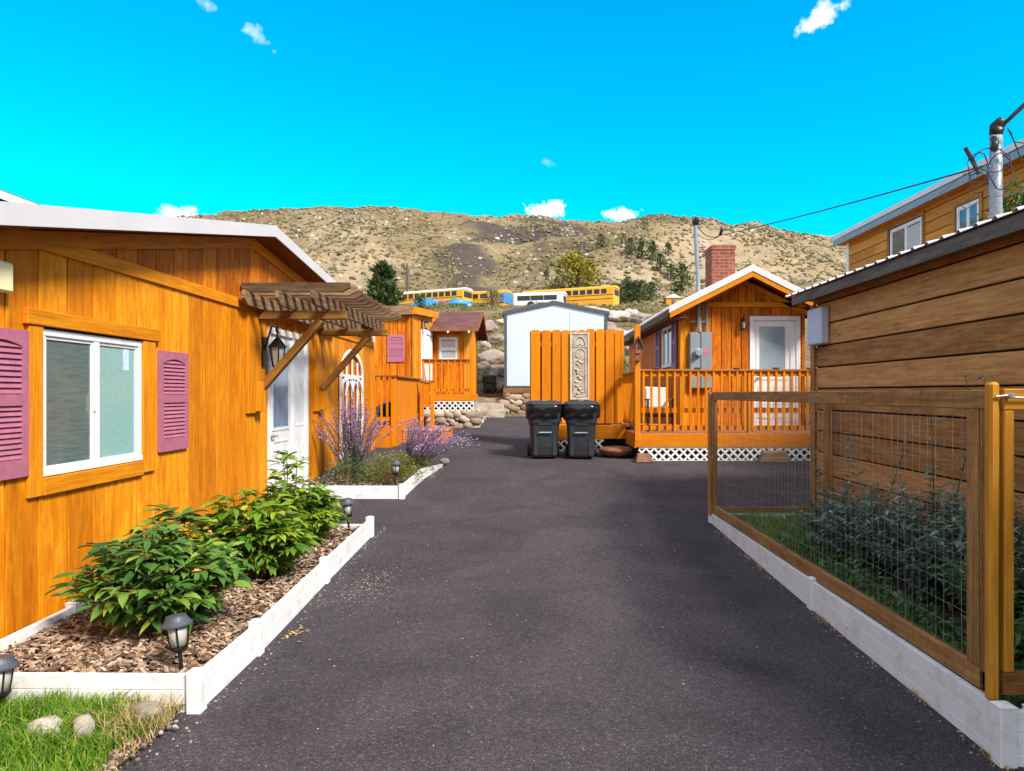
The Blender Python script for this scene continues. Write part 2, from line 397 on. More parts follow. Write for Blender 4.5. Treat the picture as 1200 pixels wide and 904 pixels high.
M['buddleia'] = leafmat('blue green bush leaf', [(0, (.04,.085,.06)), (.5, (.11,.18,.13)), (.8, (.20,.27,.20)), (1, (.48,.52,.45))])
M['buddleiag'] = leafmat('dark green bush leaf', [(0, (.03,.085,.03)), (.5, (.07,.15,.045)), (1, (.15,.26,.07))])
M['grass'] = leafmat('lawn grass', [(0, (.05,.14,.008)), (.5, (.12,.28,.012)), (.85, (.24,.40,.03)), (1, (.5,.42,.12))], .5, .35)
M['drygrass'] = leafmat('dry straw grass', [(0, (.30,.22,.09)), (.6, (.50,.36,.15)), (.85, (.6,.45,.2)), (1, (.2,.26,.05))], .6, .3)
M['juniper'] = leafmat('juniper foliage', [(0, (.018,.035,.012)), (.5, (.045,.075,.022)), (1, (.10,.13,.035))], .8, .1)
M['cottonwood'] = leafmat('turning cottonwood foliage', [(0, (.06,.09,.02)), (.4, (.15,.17,.03)), (.7, (.40,.28,.025)), (1, (.60,.40,.03))], .7, .3)
M['hillshrub'] = leafmat('sagebrush foliage', [(0, (.085,.075,.035)), (.5, (.15,.13,.06)), (1, (.26,.22,.12))], .9, .1)
M['slopeleaf'] = leafmat('slope weeds', [(0, (.06,.08,.02)), (.4, (.12,.14,.035)), (.7, (.24,.20,.07)), (1, (.38,.28,.12))], .7, .2)
M['treeleaf'] = leafmat('broad green foliage', [(0, (.03,.07,.012)), (.5, (.06,.13,.02)), (1, (.13,.22,.03))], .6, .3)
# ================================================================ TERRAIN
ZK = [(-40,-.35), (-5,-.06), (0,.0), (2,.015), (3.5,.038), (4.7,.052), (6,.085), (8.2,.16), (10.5,.30), (12.5,.42), (15,.55), (18,.70), (22,.90), (26,1.05)]
def pl(tb, x):
    if x <= tb[0][0]: return tb[0][1]
    for (a, za), (b, zb) in zip(tb, tb[1:]):
        if x <= b: return za + (zb-za)*(x-a)/(b-a)
    return tb[-1][1]
def sm(a, b, x):
    t = max(0, min(1, (x-a)/(b-a))); return t*t*(3-2*t)
def zd(y): return pl(ZK, y)
RIDGE = [(-.9,240), (-.55,262), (-.476,253), (-.40,247), (-.35,244), (-.25,243), (-.2,242), (-.175,244), (-.12,249), (-.05,254), (-.025,252), (.02,253), (.09,258), (.13,258), (.167,251), (.215,254), (.275,264), (.36,271), (.43,277), (.6,286), (.9,300)]
YR = 330.0
def H(x, y):
    if y < 22: return zd(y) - .03
    if y < 27:
        z = pl([(22,.90), (22.85,.94), (23.4,1.45), (24.5,1.62), (27,2.2)], y)
        return z - .03
    if y < 82: z = 2.2 + (y-27)*.1745 + noise.fractal(V((x*.12, y*.12, 0)), 1, 2, 4)*.8*sm(27, 36, y)*(1-sm(74, 82, y))
    elif y < 99: z = 11.8 + .10*sm(82, 86, y)
    else:
        t = x/y
        zr = EYE + (461-pl(RIDGE, t))/F*YR
        s = (y-99)/(YR-99)
        if s <= 1:
            z = 11.9 + (zr-11.9)*(.85*s+.15*s*s)
            z += noise.fractal(V((x*.018, y*.010, 3)), 1, 2, 5)*9*sm(0,.25,s)*(1-sm(.75,1.0,s)*.9)
            z += noise.fractal(V((x*.09, y*.07, 8)), 1, 2, 4)*1.3*sm(0,.1,s)
        else: z = zr - (y-YR)*.25
    return z
def build_ground():
    ys = [-40,-20,-10] + [i*1.0 for i in range(-6, 22)] + [22,22.6,23.4,24,24.5,25.5,26.2,27] + [27+i*1.1 for i in range(1, 51)] + [83.5+i*1.5 for i in range(0, 11)] + [100+i*2.6 for i in range(0, 89)] + [330,336,345,370,420]
    ys = sorted(set(ys)); nx = 300
    b = bmesh.new(); sc = b.verts.layers.float.new('scree'); sa = b.verts.layers.float.new('sandy'); rows = []
    for y in ys:
        row = []
        hw = 45 + max(0, y)*.95
        for i in range(nx+1):
            t = i/nx*2-1
            x = hw*(.62*t + .38*t**3)
            v = b.verts.new((x, y, H(x, y)))
            if y > 99:
                q = x/y; s = (y-99)/(YR-99)
                nn = noise.fractal(V((x*.03, y*.03, 1)), 1, 2, 5)*.5
                # dark talus fan widening uphill, and dark crest on the right
                e1 = math.hypot((q-.015-.10*(.68-s))/.125, (s-.67)/.25)+nn*1.5
                e2 = math.hypot((q+.095)/.058, (s-.28)/.34)+nn*1.5
                a = max(1-sm(.5, 1.15, e1), (1-sm(.45, 1.15, e2))*.9)
                a2 = sm(.80, .95, s+nn*.25)*(1-sm(.03,.06,abs(q-.20)))
                v[sc] = max(0, min(1, max(a, a2*.8)))
                sn = (1-sm(.02,.10,abs(q-.12-.25*s)+nn*.06))*(1-sm(.45,.8,s)) + (1-sm(.03,.09,abs(q+.27)+nn*.08))*.9*(1-sm(.7,.95,s)) + sm(.2,.3,q+nn*.08)*.7
                v[sa] = max(0, min(1, sn))
            row.append(v)
        rows.append(row)
    for r0, r1 in zip(rows, rows[1:]):
        for i in range(nx): b.faces.new((r0[i], r0[i+1], r1[i+1], r1[i])).smooth = True
    me = bpy.data.meshes.new('ground'); b.to_mesh(me); b.free(); me.materials.append(M['hill'])
    o = bpy.data.objects.new('ground', me); COL.objects.link(o); o['kind'] = 'structure'
build_ground()
def hit(px, py, y0=24.0):
    t = (px-621)/F; k = (461-py)/F; y = y0
    while y < 329:
        if EYE + k*y <= H(t*y, y): break
        y += .25 if y < 100 else .5
    return V((t*y, y, H(t*y, y)))
# asphalt drive
mb = MB(); xs = [-3.3+.5*i for i in range(24)]; ys = [-5+.5*i for i in range(56)]
vs = [(x, y, zd(y)) for y in ys for x in xs]; n = len(xs)
mb.faces(vs, [(j*n+i, j*n+i+1, (j+1)*n+i+1, (j+1)*n+i) for j in range(len(ys)-1) for i in range(n-1)])
o = mb.build('driveway', M['asphalt'], smooth=True); o['kind'] = 'structure'

# ================================================================ helpers for buildings
def FL(xw): return lambda u, d, z: V((xw+d, u, z))       # wall facing +x, u = y
def FR(xw): return lambda u, d, z: V((xw-d, u, z))       # wall facing -x, u = y
def FF(yw): return lambda u, d, z: V((u, yw-d, z))       # wall facing the camera side, u = x
def vplanks(mb, fr, u0, u1, zb, zt, w=.2, th=.022, gap=.015, openings=(), seed=0, jit=.0):
    rr = random.Random(seed); u = u0
    while u < u1-1e-3:
        ub = min(u+w*rr.uniform(1-jit,1+jit), u1)
        if u1-ub < .05: ub = u1
        r = rr.random(); a, c = u+gap/2, ub-gap/2
        cuts = [a, c]
        for o in openings:
            for q in (o[0], o[1]):
                if a < q < c: cuts.append(q)
        cuts.sort()
        for p, q in zip(cuts, cuts[1:]):
            mid = (p+q)/2
            segs = [(zb(mid), None)]
            zz = zb(mid); out = []
            for o in sorted([o for o in openings if o[0] < mid < o[1]], key=lambda o: o[2]):
                out.append((zz, o[2])); zz = o[3]
            out.append((zz, None))
            for s0, s1 in out:
                b0, b1 = (zb(p), zb(q)) if s0 == zb(mid) else (s0, s0)
                t0, t1 = (zt(p), zt(q)) if s1 is None else (s1, s1)
                if max(t0, t1)-min(b0, b1) < .01: continue
                t0 = max(t0, b0+.002); t1 = max(t1, b1+.002)
                mb.hexa([fr(p,0,b0), fr(q,0,b0), fr(q,th,b1) if 0 else fr(q,th,b0), fr(p,th,b0), fr(p,0,t0), fr(q,0,t1), fr(q,th,t1), fr(p,th,t0)], (0,0,1), r)
        u = ub
def hplanks(mb, fr, u0, u1, z0, z1, h=.25, th=.03, gap=.022, openings=(), seed=0, joints=0):
    rr = random.Random(seed); z = z0
    while z < z1-1e-3:
        zt = min(z+h, z1); r = rr.random()
        cu = [u0, u1]
        for o in openings:
            if o[2] < (z+zt)/2 < o[3]: cu += [o[0], o[1]]
        if joints: cu.append(rr.uniform(u0+1, u1-1))
        cu.sort()
        for p, q in zip(cu, cu[1:]):
            m_ = (p+q)/2
            if any(o[0] < m_ < o[1] and o[2] < (z+zt)/2 < o[3] for o in openings): continue
            if joints: r = rr.random(); p += .002; q -= .002
            a = z+gap
            mb.hexa([fr(p,0,a), fr(q,0,a), fr(q,th,a), fr(p,th,a), fr(p,0,zt), fr(q,0,zt), fr(q,th*.75,zt), fr(p,th*.75,zt)], None, r)
        z = zt
def win(parent, fr, u0, u1, z0, z1, d, split='v', g1='glassd', g2='glassl', fw=.05, name='window', blinds=False):
    mb = MB(); t = .035
    mb.fbox(fr, u0, u1, d, d+t, z1-fw, z1); mb.fbox(fr, u0, u1, d, d+t+.01, z0, z0+fw)
    mb.fbox(fr, u0, u0+fw, d, d+t, z0+fw, z1-fw); mb.fbox(fr, u1-fw, u1, d, d+t, z0+fw, z1-fw)
    w = mb.build(name, M['white'], parent, bevel=.004)
    um, zm = (u0+u1)/2, (z0+z1)/2
    s = MB()
    if split == 'v': s.fbox(fr, um-.03, um+.03, d, d+t-.004, z0+fw, z1-fw)
    elif split == 'h': s.fbox(fr, u0+fw, u1-fw, d, d+t-.004, zm-.025, zm+.025)
    for (a, b, c, e) in ([(u0+fw, um-.03, z0+fw, z1-fw), (um+.03, u1-fw, z0+fw, z1-fw)] if split == 'v' else [(u0+fw, u1-fw, z0+fw, zm-.025), (u0+fw, u1-fw, zm+.025, z1-fw)] if split == 'h' else [(u0+fw,u1-fw,z0+fw,z1-fw)]):
        k = .02
        s.fbox(fr, a, b, d, d+.022, e-k, e); s.fbox(fr, a, b, d, d+.022, c, c+k); s.fbox(fr, a, a+k, d, d+.022, c+k, e-k); s.fbox(fr, b-k, b, d, d+.022, c+k, e-k)
    s.build('sash', M['white'], w)
    gs = [g1, g2]
    for i, (a, b, c, e) in enumerate([(u0+fw+.02, um-.05, z0+fw+.02, z1-fw-.02), (um+.05, u1-fw-.02, z0+fw+.02, z1-fw-.02)] if split == 'v' else [(u0+fw+.02, u1-fw-.02, z0+fw+.02, zm-.045), (u0+fw+.02, u1-fw-.02, zm+.045, z1-fw-.02)] if split == 'h' else [(u0+fw+.02,u1-fw-.02,z0+fw+.02,z1-fw-.02)]):
        g = MB(); g.fbox(fr, a-.002, b+.002, d+.002, d+.012, c-.002, e+.002); g.build('pane', M[gs[i]], w)
        if blinds and i in blinds:
            bl = MB(); z = c
            while z < e-.03:
                bl.fbox(fr, a, b, d+.012, d+.016, z, z+.018); z += .035
            bl.build('blind', M['whitep'], w)
    return w
def shutter(parent, fr, u0, u1, z0, z1, d, mat):
    mb = MB(); e = .055; t = .028; zm = z0+(z1-z0)*.52
    mb.fbox(fr, u0, u0+e, d, d+t, z0, z1); mb.fbox(fr, u1-e, u1, d, d+t, z0, z1)
    mb.fbox(fr, u0+e, u1-e, d, d+t, z0, z0+.11); mb.fbox(fr, u0+e, u1-e, d, d+t, zm-.03, zm+.04)
    # arched head
    n = 8; uu = [(u0+e)+(u1-u0-2*e)*i/n for i in range(n+1)]
    poly = [(u0+e, z1)] + [(q, z1-.10+.035*math.sin(math.pi*i/n)) for i, q in enumerate(uu)] + [(u1-e, z1)]
    mb.prism(poly[::-1], fr, d, d+t)
    mb.fbox(fr, u0+.01, u1-.01, d, d+.006, z0+.01, z1-.01)
    for a, b in ((z0+.11, zm-.03), (zm+.04, z1-.075)):
        z = a+.005; k = (b-a)/max(1, round((b-a)/.034))
        while z < b-.012:
            mb.hexa([fr(u0+e,d+.006,z+.006), fr(u1-e,d+.006,z+.006), fr(u1-e,d+.024,z), fr(u0+e,d+.024,z), fr(u0+e,d+.006,z+k*.95), fr(u1-e,d+.006,z+k*.95), fr(u1-e,d+.014,z+k*.62), fr(u0+e,d+.014,z+k*.62)])
            z += k
    return mb.build('shutter', mat, parent)
def rail(parent, P, Q, z0, z1, capmat='deckcap', sp=.14, mid=None, mat='deck', cap=True, skip_ends=True):
    P, Q = V((P[0], P[1], 0)), V((Q[0], Q[1], 0)); L = (Q-P).length; a = (Q-P)/L
    mb = MB(); Z = V((0,0,1))
    mb.beam(P+Z*(z1-.02), Q+Z*(z1-.02), .13, .038)
    rl = mb.build('railing', M[capmat], parent, bevel=.004)
    b = MB(); b.beam(P+Z*(z1-.085), Q+Z*(z1-.085), .038, .085)
    b.beam(P+Z*(z0+.075), Q+Z*(z0+.075), .038, .08)
    b.build('rail', M[mat], rl)
    n = int(L/sp)
    nrm = V((a.y, -a.x, 0))
    for i in range(n):
        c = P + a*(L*(i+.5)/n) + nrm*.037
        q = MB(); q.beam(c+Z*(z0+.02), c+Z*(z1-.042), .036, .036, up=a); q.build('baluster', M[mat], rl)
    return rl
def lattice(parent, fr, u0, u1, z0, z1, d=0, sp=.150, w=.036):
    mb = MB(); fw = .02
    mb.fbox(fr, u0, u1, d, d+.02, z1-fw, z1); mb.fbox(fr, u0, u1, d, d+.02, z0, z0+fw*.6)
    h = z1-z0
    for sgn in (1, -1):
        u = u0-h
        while u < u1+h:
            # line from (u,z0) to (u+sgn*h, z1)
            ua, za, ub, zb_ = u, z0, u+sgn*h, z1
            def clip(ulim, ua, za, ub, zb_, side):
                if ua == ub: return (ua, za, ub, zb_)
                t = (ulim-ua)/(ub-ua); zc = za+(zb_-za)*t
                ina = (ua >= ulim) if side > 0 else (ua <= ulim); inb = (ub >= ulim) if side > 0 else (ub <= ulim)
                if ina and inb: return (ua, za, ub, zb_)
                if not ina and not inb: return None
                return (ua, za, ulim, zc) if ina else (ulim, zc, ub, zb_)
            s = clip(u0, ua, za, ub, zb_, 1)
            if s: s = clip(u1, *s, -1)
            if s and abs(s[3]-s[1]) > .01:
                off = d+(.004 if sgn > 0 else .012)
                mb.beam(fr(s[0], off, s[1]), fr(s[2], off, s[3]), .007, w*.8, up=fr(0,1,0)-fr(0,0,0)) if 0 else None
                p = V((s[0], s[1])); q = V((s[2], s[3])); a = (q-p).normalized(); b = V((-a.y, a.x))*w/2
                pts = [p-b, q-b, q+b, p+b]
                mb.hexa([fr(pts[0].x, off, pts[0].y), fr(pts[1].x, off, pts[1].y), fr(pts[1].x, off+.007, pts[1].y), fr(pts[0].x, off+.007, pts[0].y),
                         fr(pts[3].x, off, pts[3].y), fr(pts[2].x, off, pts[2].y), fr(pts[2].x, off+.007, pts[2].y), fr(pts[3].x, off+.007, pts[3].y)])
            u += sp
    return mb.build('lattice', M['white'], parent)
def lantern(parent, fr, u, d, z, s=1.0, name='wall_lamp'):
    """carriage lamp hung from a scroll arm"""
    mb = MB()
    mb.fbox(fr, u-.055*s, u+.055*s, 0.02, 0.045, z-.15*s, z+.17*s)
    c = lambda a, b: fr(u, d+a, z+b)
    arm = [fr(u, .04, z+.02*s), fr(u, .06+.03*s, z+.20*s), fr(u, d*.5+.03, z+.29*s), fr(u, d, z+.27*s), fr(u, d, z+.16*s)]
    mb.tube(arm, .011*s, 6)
    cur = [fr(u, d+.02*s+.04*s*math.cos(t), z+.25*s+.035*s*math.sin(t)) for t in [x*.6 for x in range(0, 9)]]
    mb.tube(cur, .007*s, 5)
    p0 = fr(u, d, z)
    mb.lathe([(.01*s,.17*s), (.035*s,.15*s), (.10*s,.07*s), (.105*s,.06*s), (.01*s,.06*s)], p0, 6)
    mb.lathe([(.01*s,-.20*s), (.02*s,-.19*s), (.02*s,-.17*s), (.055*s,-.155*s), (.055*s,-.14*s), (.01*s,-.14*s)], p0, 6)
    for k in range(6):
        a = k*math.pi/3
        mb.tube([p0+V((.085*s*math.cos(a), .085*s*math.sin(a), .065*s)), p0+V((.052*s*math.cos(a), .052*s*math.sin(a), -.145*s))], .006*s, 4)
    l = mb.build(name, M['black'], parent)
    g = MB(); g.lathe([(.078*s,.06*s), (.046*s,-.14*s)], p0, 6); g.build('lamp_glass', M['lampglass'], l)
    return l

# ================================================================ LEFT HOUSE
XL = -3.2; fl = FL(XL)
LH = thing("cabin", "long orange cabin on the left with plum shutters and white roof edge", "cabin", (-3.2, 8.0, 0))
AP = 8.1                                   # ridge position
def ztop(y): return (3.43 - .205*(AP-y)) if y < AP else (3.43 - .100*(y-AP))
BAND = 2.635
mb = MB()
YE = 14.45
poly = [(1.4, 0), (YE, 0), (YE, ztop(YE)), (AP, ztop(AP)), (1.4, ztop(1.4))]
mb.prism(poly, fl, -6.5, -.004)
mb.build('wall_core', M['polewood'], LH)
wop = [(4.56, 5.84, 1.06, 2.10), (8.60, 10.14, -.5, 2.46)]
mb = MB(); vplanks(mb, fl, 1.4, YE, lambda u: -.1, lambda u: BAND, .29, openings=wop, seed=3)
mb.build('wall', M['siding'], LH, bevel=.003)
mb = MB(); vplanks(mb, fl, 4.3, YE, lambda u: BAND, lambda u: max(BAND+.01, ztop(u)-.02), .29, seed=5)
mb.build('gable_wall', M['siding_red'], LH, bevel=.003)
mb = MB()
mb.fbox(fl, 2.0, YE, .022, .045, BAND-.055, BAND+.05)
mb.build('band_trim', M['trim'], LH, bevel=.004)
mb = MB()                                   # rake trim under the soffit
for (a, b) in ((1.5, AP), (AP, 13.9)):
    p = [fl(a,.022,ztop(a)-.13), fl(b,.022,ztop(b)-.13), fl(b,.05,ztop(b)-.13), fl(a,.05,ztop(a)-.13), fl(a,.022,ztop(a)-.01), fl(b,.022,ztop(b)-.01), fl(b,.05,ztop(b)-.01), fl(a,.05,ztop(a)-.01)]
    mb.hexa(p)
mb.build('rake_trim', M['trim'], LH)
mb = MB()                                   # soffit and roof
for (a, b) in ((1.0, AP), (AP, 14.0)):
    mb.hexa([fl(a,-.2,ztop(a)), fl(b,-.2,ztop(b)), fl(b,.27,ztop(b)), fl(a,.27,ztop(a)), fl(a,-.2,ztop(a)+.05), fl(b,-.2,ztop(b)+.05), fl(b,.27,ztop(b)+.05), fl(a,.27,ztop(a)+.05)])
mb.build('soffit', M['soffit'], LH)
mb = MB()
for (a, b) in ((.9, AP), (AP, 14.1)):
    mb.hexa([fl(a,-6.6,ztop(a)+.055), fl(b,-6.6,ztop(b)+.055), fl(b,.28,ztop(b)+.055), fl(a,.28,ztop(a)+.055), fl(a,-6.6,ztop(a)+.125), fl(b,-6.6,ztop(b)+.125), fl(b,.28,ztop(b)+.125), fl(a,.28,ztop(a)+.125)])
rf = mb.build('roof', M['metalroof'], LH)
mb = MB()
for (a, b) in ((.9, AP), (AP, 14.1)):
    mb.hexa([fl(a,.282,ztop(a)+.005), fl(b,.282,ztop(b)+.005), fl(b,.302,ztop(b)+.005), fl(a,.302,ztop(a)+.005), fl(a,.282,ztop(a)+.135), fl(b,.282,ztop(b)+.135), fl(b,.302,ztop(b)+.135), fl(a,.302,ztop(a)+.135)])
mb.build('fascia', M['metalroof'], rf)
# window
w = win(LH, fl, 4.60, 5.79, 1.105, 2.07, .0, 'v', 'glassd', 'glassl', .045)
mb = MB(); mb.fbox(fl, 5.56, 5.64, .0125, .0135, 1.83, 2.0); mb.build('sticker', M['sticker'], w)
mb = MB(); mb.fbox(fl, 5.155, 5.165, .03, .045, 1.52, 1.64); mb.build('latch', M['whitep'], w)
mb = MB()
mb.fbox(fl, 4.44, 6.04, .022, .062, 2.085, 2.185); mb.fbox(fl, 4.47, 4.60, .022, .05, .985, 2.083); mb.fbox(fl, 5.79, 5.98, .022, .05, 1.0, 2.083)
mb.fbox(fl, 4.603, 5.787, .022, .056, .985, 1.10)
mb.build('window_trim', M['trim'], LH, bevel=.004)
shutter(LH, fl, 3.97, 4.465, 1.13, 2.04, .024, M['shutter'])
shutter(LH, fl, 6.05, 6.55, 1.145, 2.015, .024, M['shutter'])
mb = MB(); mb.fbox(fl, 4.08, 4.27, .022, .10, 2.25, 2.43); bx = mb.build('cover_box', M['cream'], LH, bevel=.012)
# door with side panel
mb = MB()
for a, b, c, e in ((8.60, 10.14, 2.38, 2.46), (8.60, 8.66, .1, 2.38), (10.06, 10.14, .1, 2.38), (9.50, 9.56, .1, 2.38)):
    mb.fbox(fl, a, b, -.01, .04, c, e)
fr_ = mb.build('door_frame', M['white'], LH, bevel=.004)
mb = MB(); mb.fbox(fl, 8.66, 9.50, -.01, .012, .15, 2.38)
for a, b, c, e in ((8.76,9.40,1.18,1.22),(8.76,9.40,2.26,2.30),(8.76,8.80,1.22,2.26),(9.36,9.40,1.22,2.26),(8.78,9.38,1.03,1.05),(8.78,9.38,.40,.42),(8.78,8.80,.42,1.03),(9.36,9.38,.42,1.03)):
    mb.fbox(fl, a, b, .012, .022, c, e)
dr = mb.build('door', M['white'], LH)
mb = MB(); mb.fbox(fl, 8.80, 9.36, .012, .015, 1.22, 2.26); mb.build('door_glass', M['glassdoor'], dr)
mb = MB(); mb.tube([fl(8.73,.012,1.12), fl(8.73,.06,1.12)], .02, 8); mb.tube([fl(8.73,.06,1.12), fl(8.83,.06,1.12)], .01, 6); mb.build('handle', M['galv'], dr)
mb = MB(); mb.fbox(fl, 9.56, 10.06, -.01, .010, .15, 2.38)
mb.fbox(fl, 9.60, 10.02, .010, .016, 1.2, 1.22); mb.fbox(fl, 9.60, 10.02, .010, .016, 2.30, 2.32)
mb.build('side_panel', M['white'], LH)
# corner trim
mb = MB(); mb.fbox(fl, YE-.10, YE+.025, .022, .045, 0, BAND-.06); mb.build('corner_trim', M['trim'], LH)
# pilasters, arms, braces, purlins, slats : the door canopy is fixed to the house
for (y0, y1, zb) in ((7.92, 8.32, 1.42), (10.40, 10.80, 1.38)):
    mb = MB(); mb.fbox(fl, y0, y0+.36, .022, .06, zb, 2.58); mb.fbox(fl, y0+.20, y0+.35, .06, .13, zb+.02, zb+.36)
    mb.build('pilaster', M['trim'], LH, bevel=.005)
PG = MB()
for y in (8.24, 10.62):
    mb = MB(); mb.beam((XL+.06, y, 2.555), (-2.12, y, 2.555), .09, .10); mb.build('canopy_arm', M['brace'], LH, bevel=.006)
    mb = MB(); mb.beam((XL+.10, y, 1.72), (-2.42, y, 2.50), .085, .10, up=(0,1,0)); mb.build('brace', M['brace'], LH, bevel=.006)
def tapered(mb, axis, a0, a1, c, z0, z1, th, cut=.07):
    """plank on edge along axis with both lower corners sawn off"""
    prof = [(a0, z1), (a0, z0+(z1-z0)*.45), (a0+cut, z0), (a1-cut, z0), (a1, z0+(z1-z0)*.45), (a1, z1)]
    if axis == 'y': fr = lambda u, d, z: V((c+d, u, z)); dd = (0,1,0)
    else: fr = lambda u, d, z: V((u, c+d, z)); dd = (1,0,0)
    mb.prism(prof, fr, -th/2, th/2, d=dd)
for x in (-3.08, -2.72, -2.34):
    mb = MB(); tapered(mb, 'y', 7.62, 11.35, x, 2.607, 2.755, .04, .10); mb.build('purlin', M['pergola'], LH, bevel=.004)
for i in range(12):
    y = 7.78 + i*.285
    mb = MB(); tapered(mb, 'x', XL+.04, -1.97+U(-.012,.012), y, 2.757, 2.86+U(-.004,.004), .042, .09); mb.build('canopy_slat', M['pergola'], LH, bevel=.004)
lantern(LH, fl, 8.46, .19, 2.13, 1.1)
# arched trellis by the corner
mb = MB(); u0, u1 = 11.78, 13.30; um = (u0+u1)/2; zc = 1.92; hr = .46
def arc(f0, f1, zb, h, n=14): return [(f0+(f1-f0)*(.5-.5*math.cos(math.pi*i/n)), zb+h*math.sin(math.pi*i/n)) for i in range(n+1)]
def strip(pts, w=.075, d0=.05, d1=.075):
    for (a, b) in zip(pts, pts[1:]):
        mb.beam(fl(a[0], (d0+d1)/2, a[1]), fl(b[0], (d0+d1)/2, b[1]), d1-d0, w, up=(1,0,0)) if 0 else mb.beam(fl(a[0], (d0+d1)/2, a[1]), fl(b[0], (d0+d1)/2, b[1]), w, d1-d0, up=(1,0,0))
strip(arc(u0, u1, zc, hr), .085); strip([(u0, .55), (u0, zc)]); strip([(u1, .55), (u1, zc)]); strip([(u0, .6), (u1, .6)])
strip(arc(u0+.36, u1-.36, 1.60, .34), .06); strip(arc(u0+.02, um, 1.60, .30), .055); strip(arc(um, u1-.02, 1.60, .30), .055)
for k in (.25, .5, .75): strip([(u0+(u1-u0)*k, .6), (u0+(u1-u0)*k, 2.3 if k == .5 else 2.2)], .055, .056, .07)
strip([(u0, 1.95), (u1, 1.95)], .04, .045, .06); strip([(u0, 1.15), (u1, 1.15)], .035, .045, .06)
o = mb.build('garden_trellis', M['white'], None)
tag(o, 'white arched trellis against the orange cabin wall behind the purple flowers', 'trellis')
# hose at the base of the wall
mb = MB(); mb.tube([(-3.12, 3.2+.3*i, .13+.01*math.sin(i*2)) for i in range(7)], .018, 8)
o = mb.build('garden_hose', M['black'], None, smooth=True); tag(o, 'black hose lying along the foot of the orange wall', 'hose')

# ================================================================ NEIGHBOUR HOUSE far left
NH = thing('house', 'grey roofed house peeking above the long white roof edge at far left', 'house', (-19, 24, 0))
mb = MB(); ff = FF(20.3); mb.prism([(-24, 0), (-14.2, 0), (-14.2, 6.75), (-19, 8.55), (-24, 6.75)], ff, -7, 0); mb.build('wall', M['whitep'], NH)
mb = MB()
for s_, xe, xr in ((1, -13.75, -19), (-1, -24.3, -19)):
    mb.hexa([(xr,19.9,8.78), (xe,19.9,6.82), (xe,28,6.82), (xr,28,8.78), (xr,19.9,8.92), (xe,19.9,6.96), (xe,28,6.96), (xr,28,8.92)])
mb.build('roof', M['charcoal'], NH)
mb = MB(); mb.hexa([(-19,19.84,8.66), (-13.75,19.84,6.70), (-13.75,19.9,6.70), (-19,19.9,8.66), (-19,19.84,8.90), (-13.75,19.84,6.93), (-13.75,19.9,6.93), (-19,19.9,8.90)])
mb.build('fascia', M['metalroof'], NH)
# ================================================================ DECK beside the left cabin
D1 = thing('porch_deck', 'orange porch deck with solid board rail and box step beside the long left cabin', 'deck', (-3.3, 15.5, 0))
mb = MB()
y = 14.62
while y < 18.0: mb.box(-5.0, -2.78, y, y+.135, .955, .99); y += .14
mb.build('floor', M['deckfloor'], D1)
mb = MB(); mb.box(-5.0, -2.80, 14.60, 14.635, .50, .953); mb.box(-2.815, -2.78, 14.635, 18.0, .50, .953); mb.build('skirt_board', M['deck'], D1, bevel=.003)
mb = MB()
y = 14.72
while y < 17.85: mb.box(-2.825, -2.80, y, y+.136, 1.0, 1.985); y += .14
mb.build('rail_panel', M['deck'], D1, bevel=.003)
mb = MB(); mb.beam((-2.81, 14.55, 2.005), (-2.81, 18.05, 2.005), .13, .038); mb.beam((-4.6, 14.63, 2.005), (-2.745, 14.63, 2.005), .13, .036); mb.build('rail_cap', M['deckcap'], D1, bevel=.004)
for x, y in ((-2.81, 14.64), (-2.81, 17.95)):
    mb = MB(); mb.box(x-.05, x+.05, y-.05, y+.05, .55, 1.985); mb.build('post', M['deck'], D1, bevel=.005)
for x in (-3.35, -3.20, -3.06, -2.94):
    mb = MB(); mb.box(x-.02, x+.02, 14.62, 14.655, 1.0, 1.985); mb.build('baluster', M['deck'], D1)
mb = MB(); mb.box(-5.0, -2.86, 14.63, 14.66, 1.08, 1.16); mb.build('rail', M['deck'], D1)
mb = MB()
for i in range(9): mb.box(-2.77, -1.78, 15.42+.14*i, 15.55+.14*i, .83, .865)
mb.build('step_tread', M['deckfloor'], D1)
mb = MB(); mb.box(-2.77, -1.80, 15.44, 15.475, .56, .828); mb.box(-1.835, -1.80, 15.476, 16.66, .56, .828); mb.build('step_riser', M['deck'], D1)
for x in (-2.68, -2.42):
    mb = MB(); mb.box(x-.045, x+.045, 17.55, 17.64, .70, 1.93); mb.build('post', M['deck'], D1, bevel=.004)
mb = MB(); mb.box(-2.74, -2.36, 17.53, 17.66, 1.93, 1.965); mb.build('rail_cap', M['deckcap'], D1)
mb = MB(); mb.box(-2.62,-2.48, 17.575, 17.60, 1.3, 1.92); mb.build('gate_panel', M['deck'], D1)
# things stored behind the deck balusters
mb = MB(); mb.blob((-3.15, 15.5, 1.22), (.25,.3,.24), 2, .3); o = mb.build('storage_bag', M['bag'], None); tag(o, 'dark bag lying on the porch deck behind the orange balusters', 'bag')

# ================================================================ FLAT ROOFED CABIN
FC = thing('cabin', 'small flat roofed orange cabin with a wall lantern behind the brown canopy', 'cabin', (-4.4, 19.6, 0))
f2 = FF(18.25)
mb = MB(); mb.box(-6.6, -3.06, 18.27, 22.0, .3, 3.80); mb.build('wall_core', M['siding_red'], FC)
mb = MB(); vplanks(mb, f2, -6.6, -3.04, lambda u: .5, lambda u: 3.66, .2, seed=8); mb.build('wall', M['siding_red'], FC, bevel=.003)
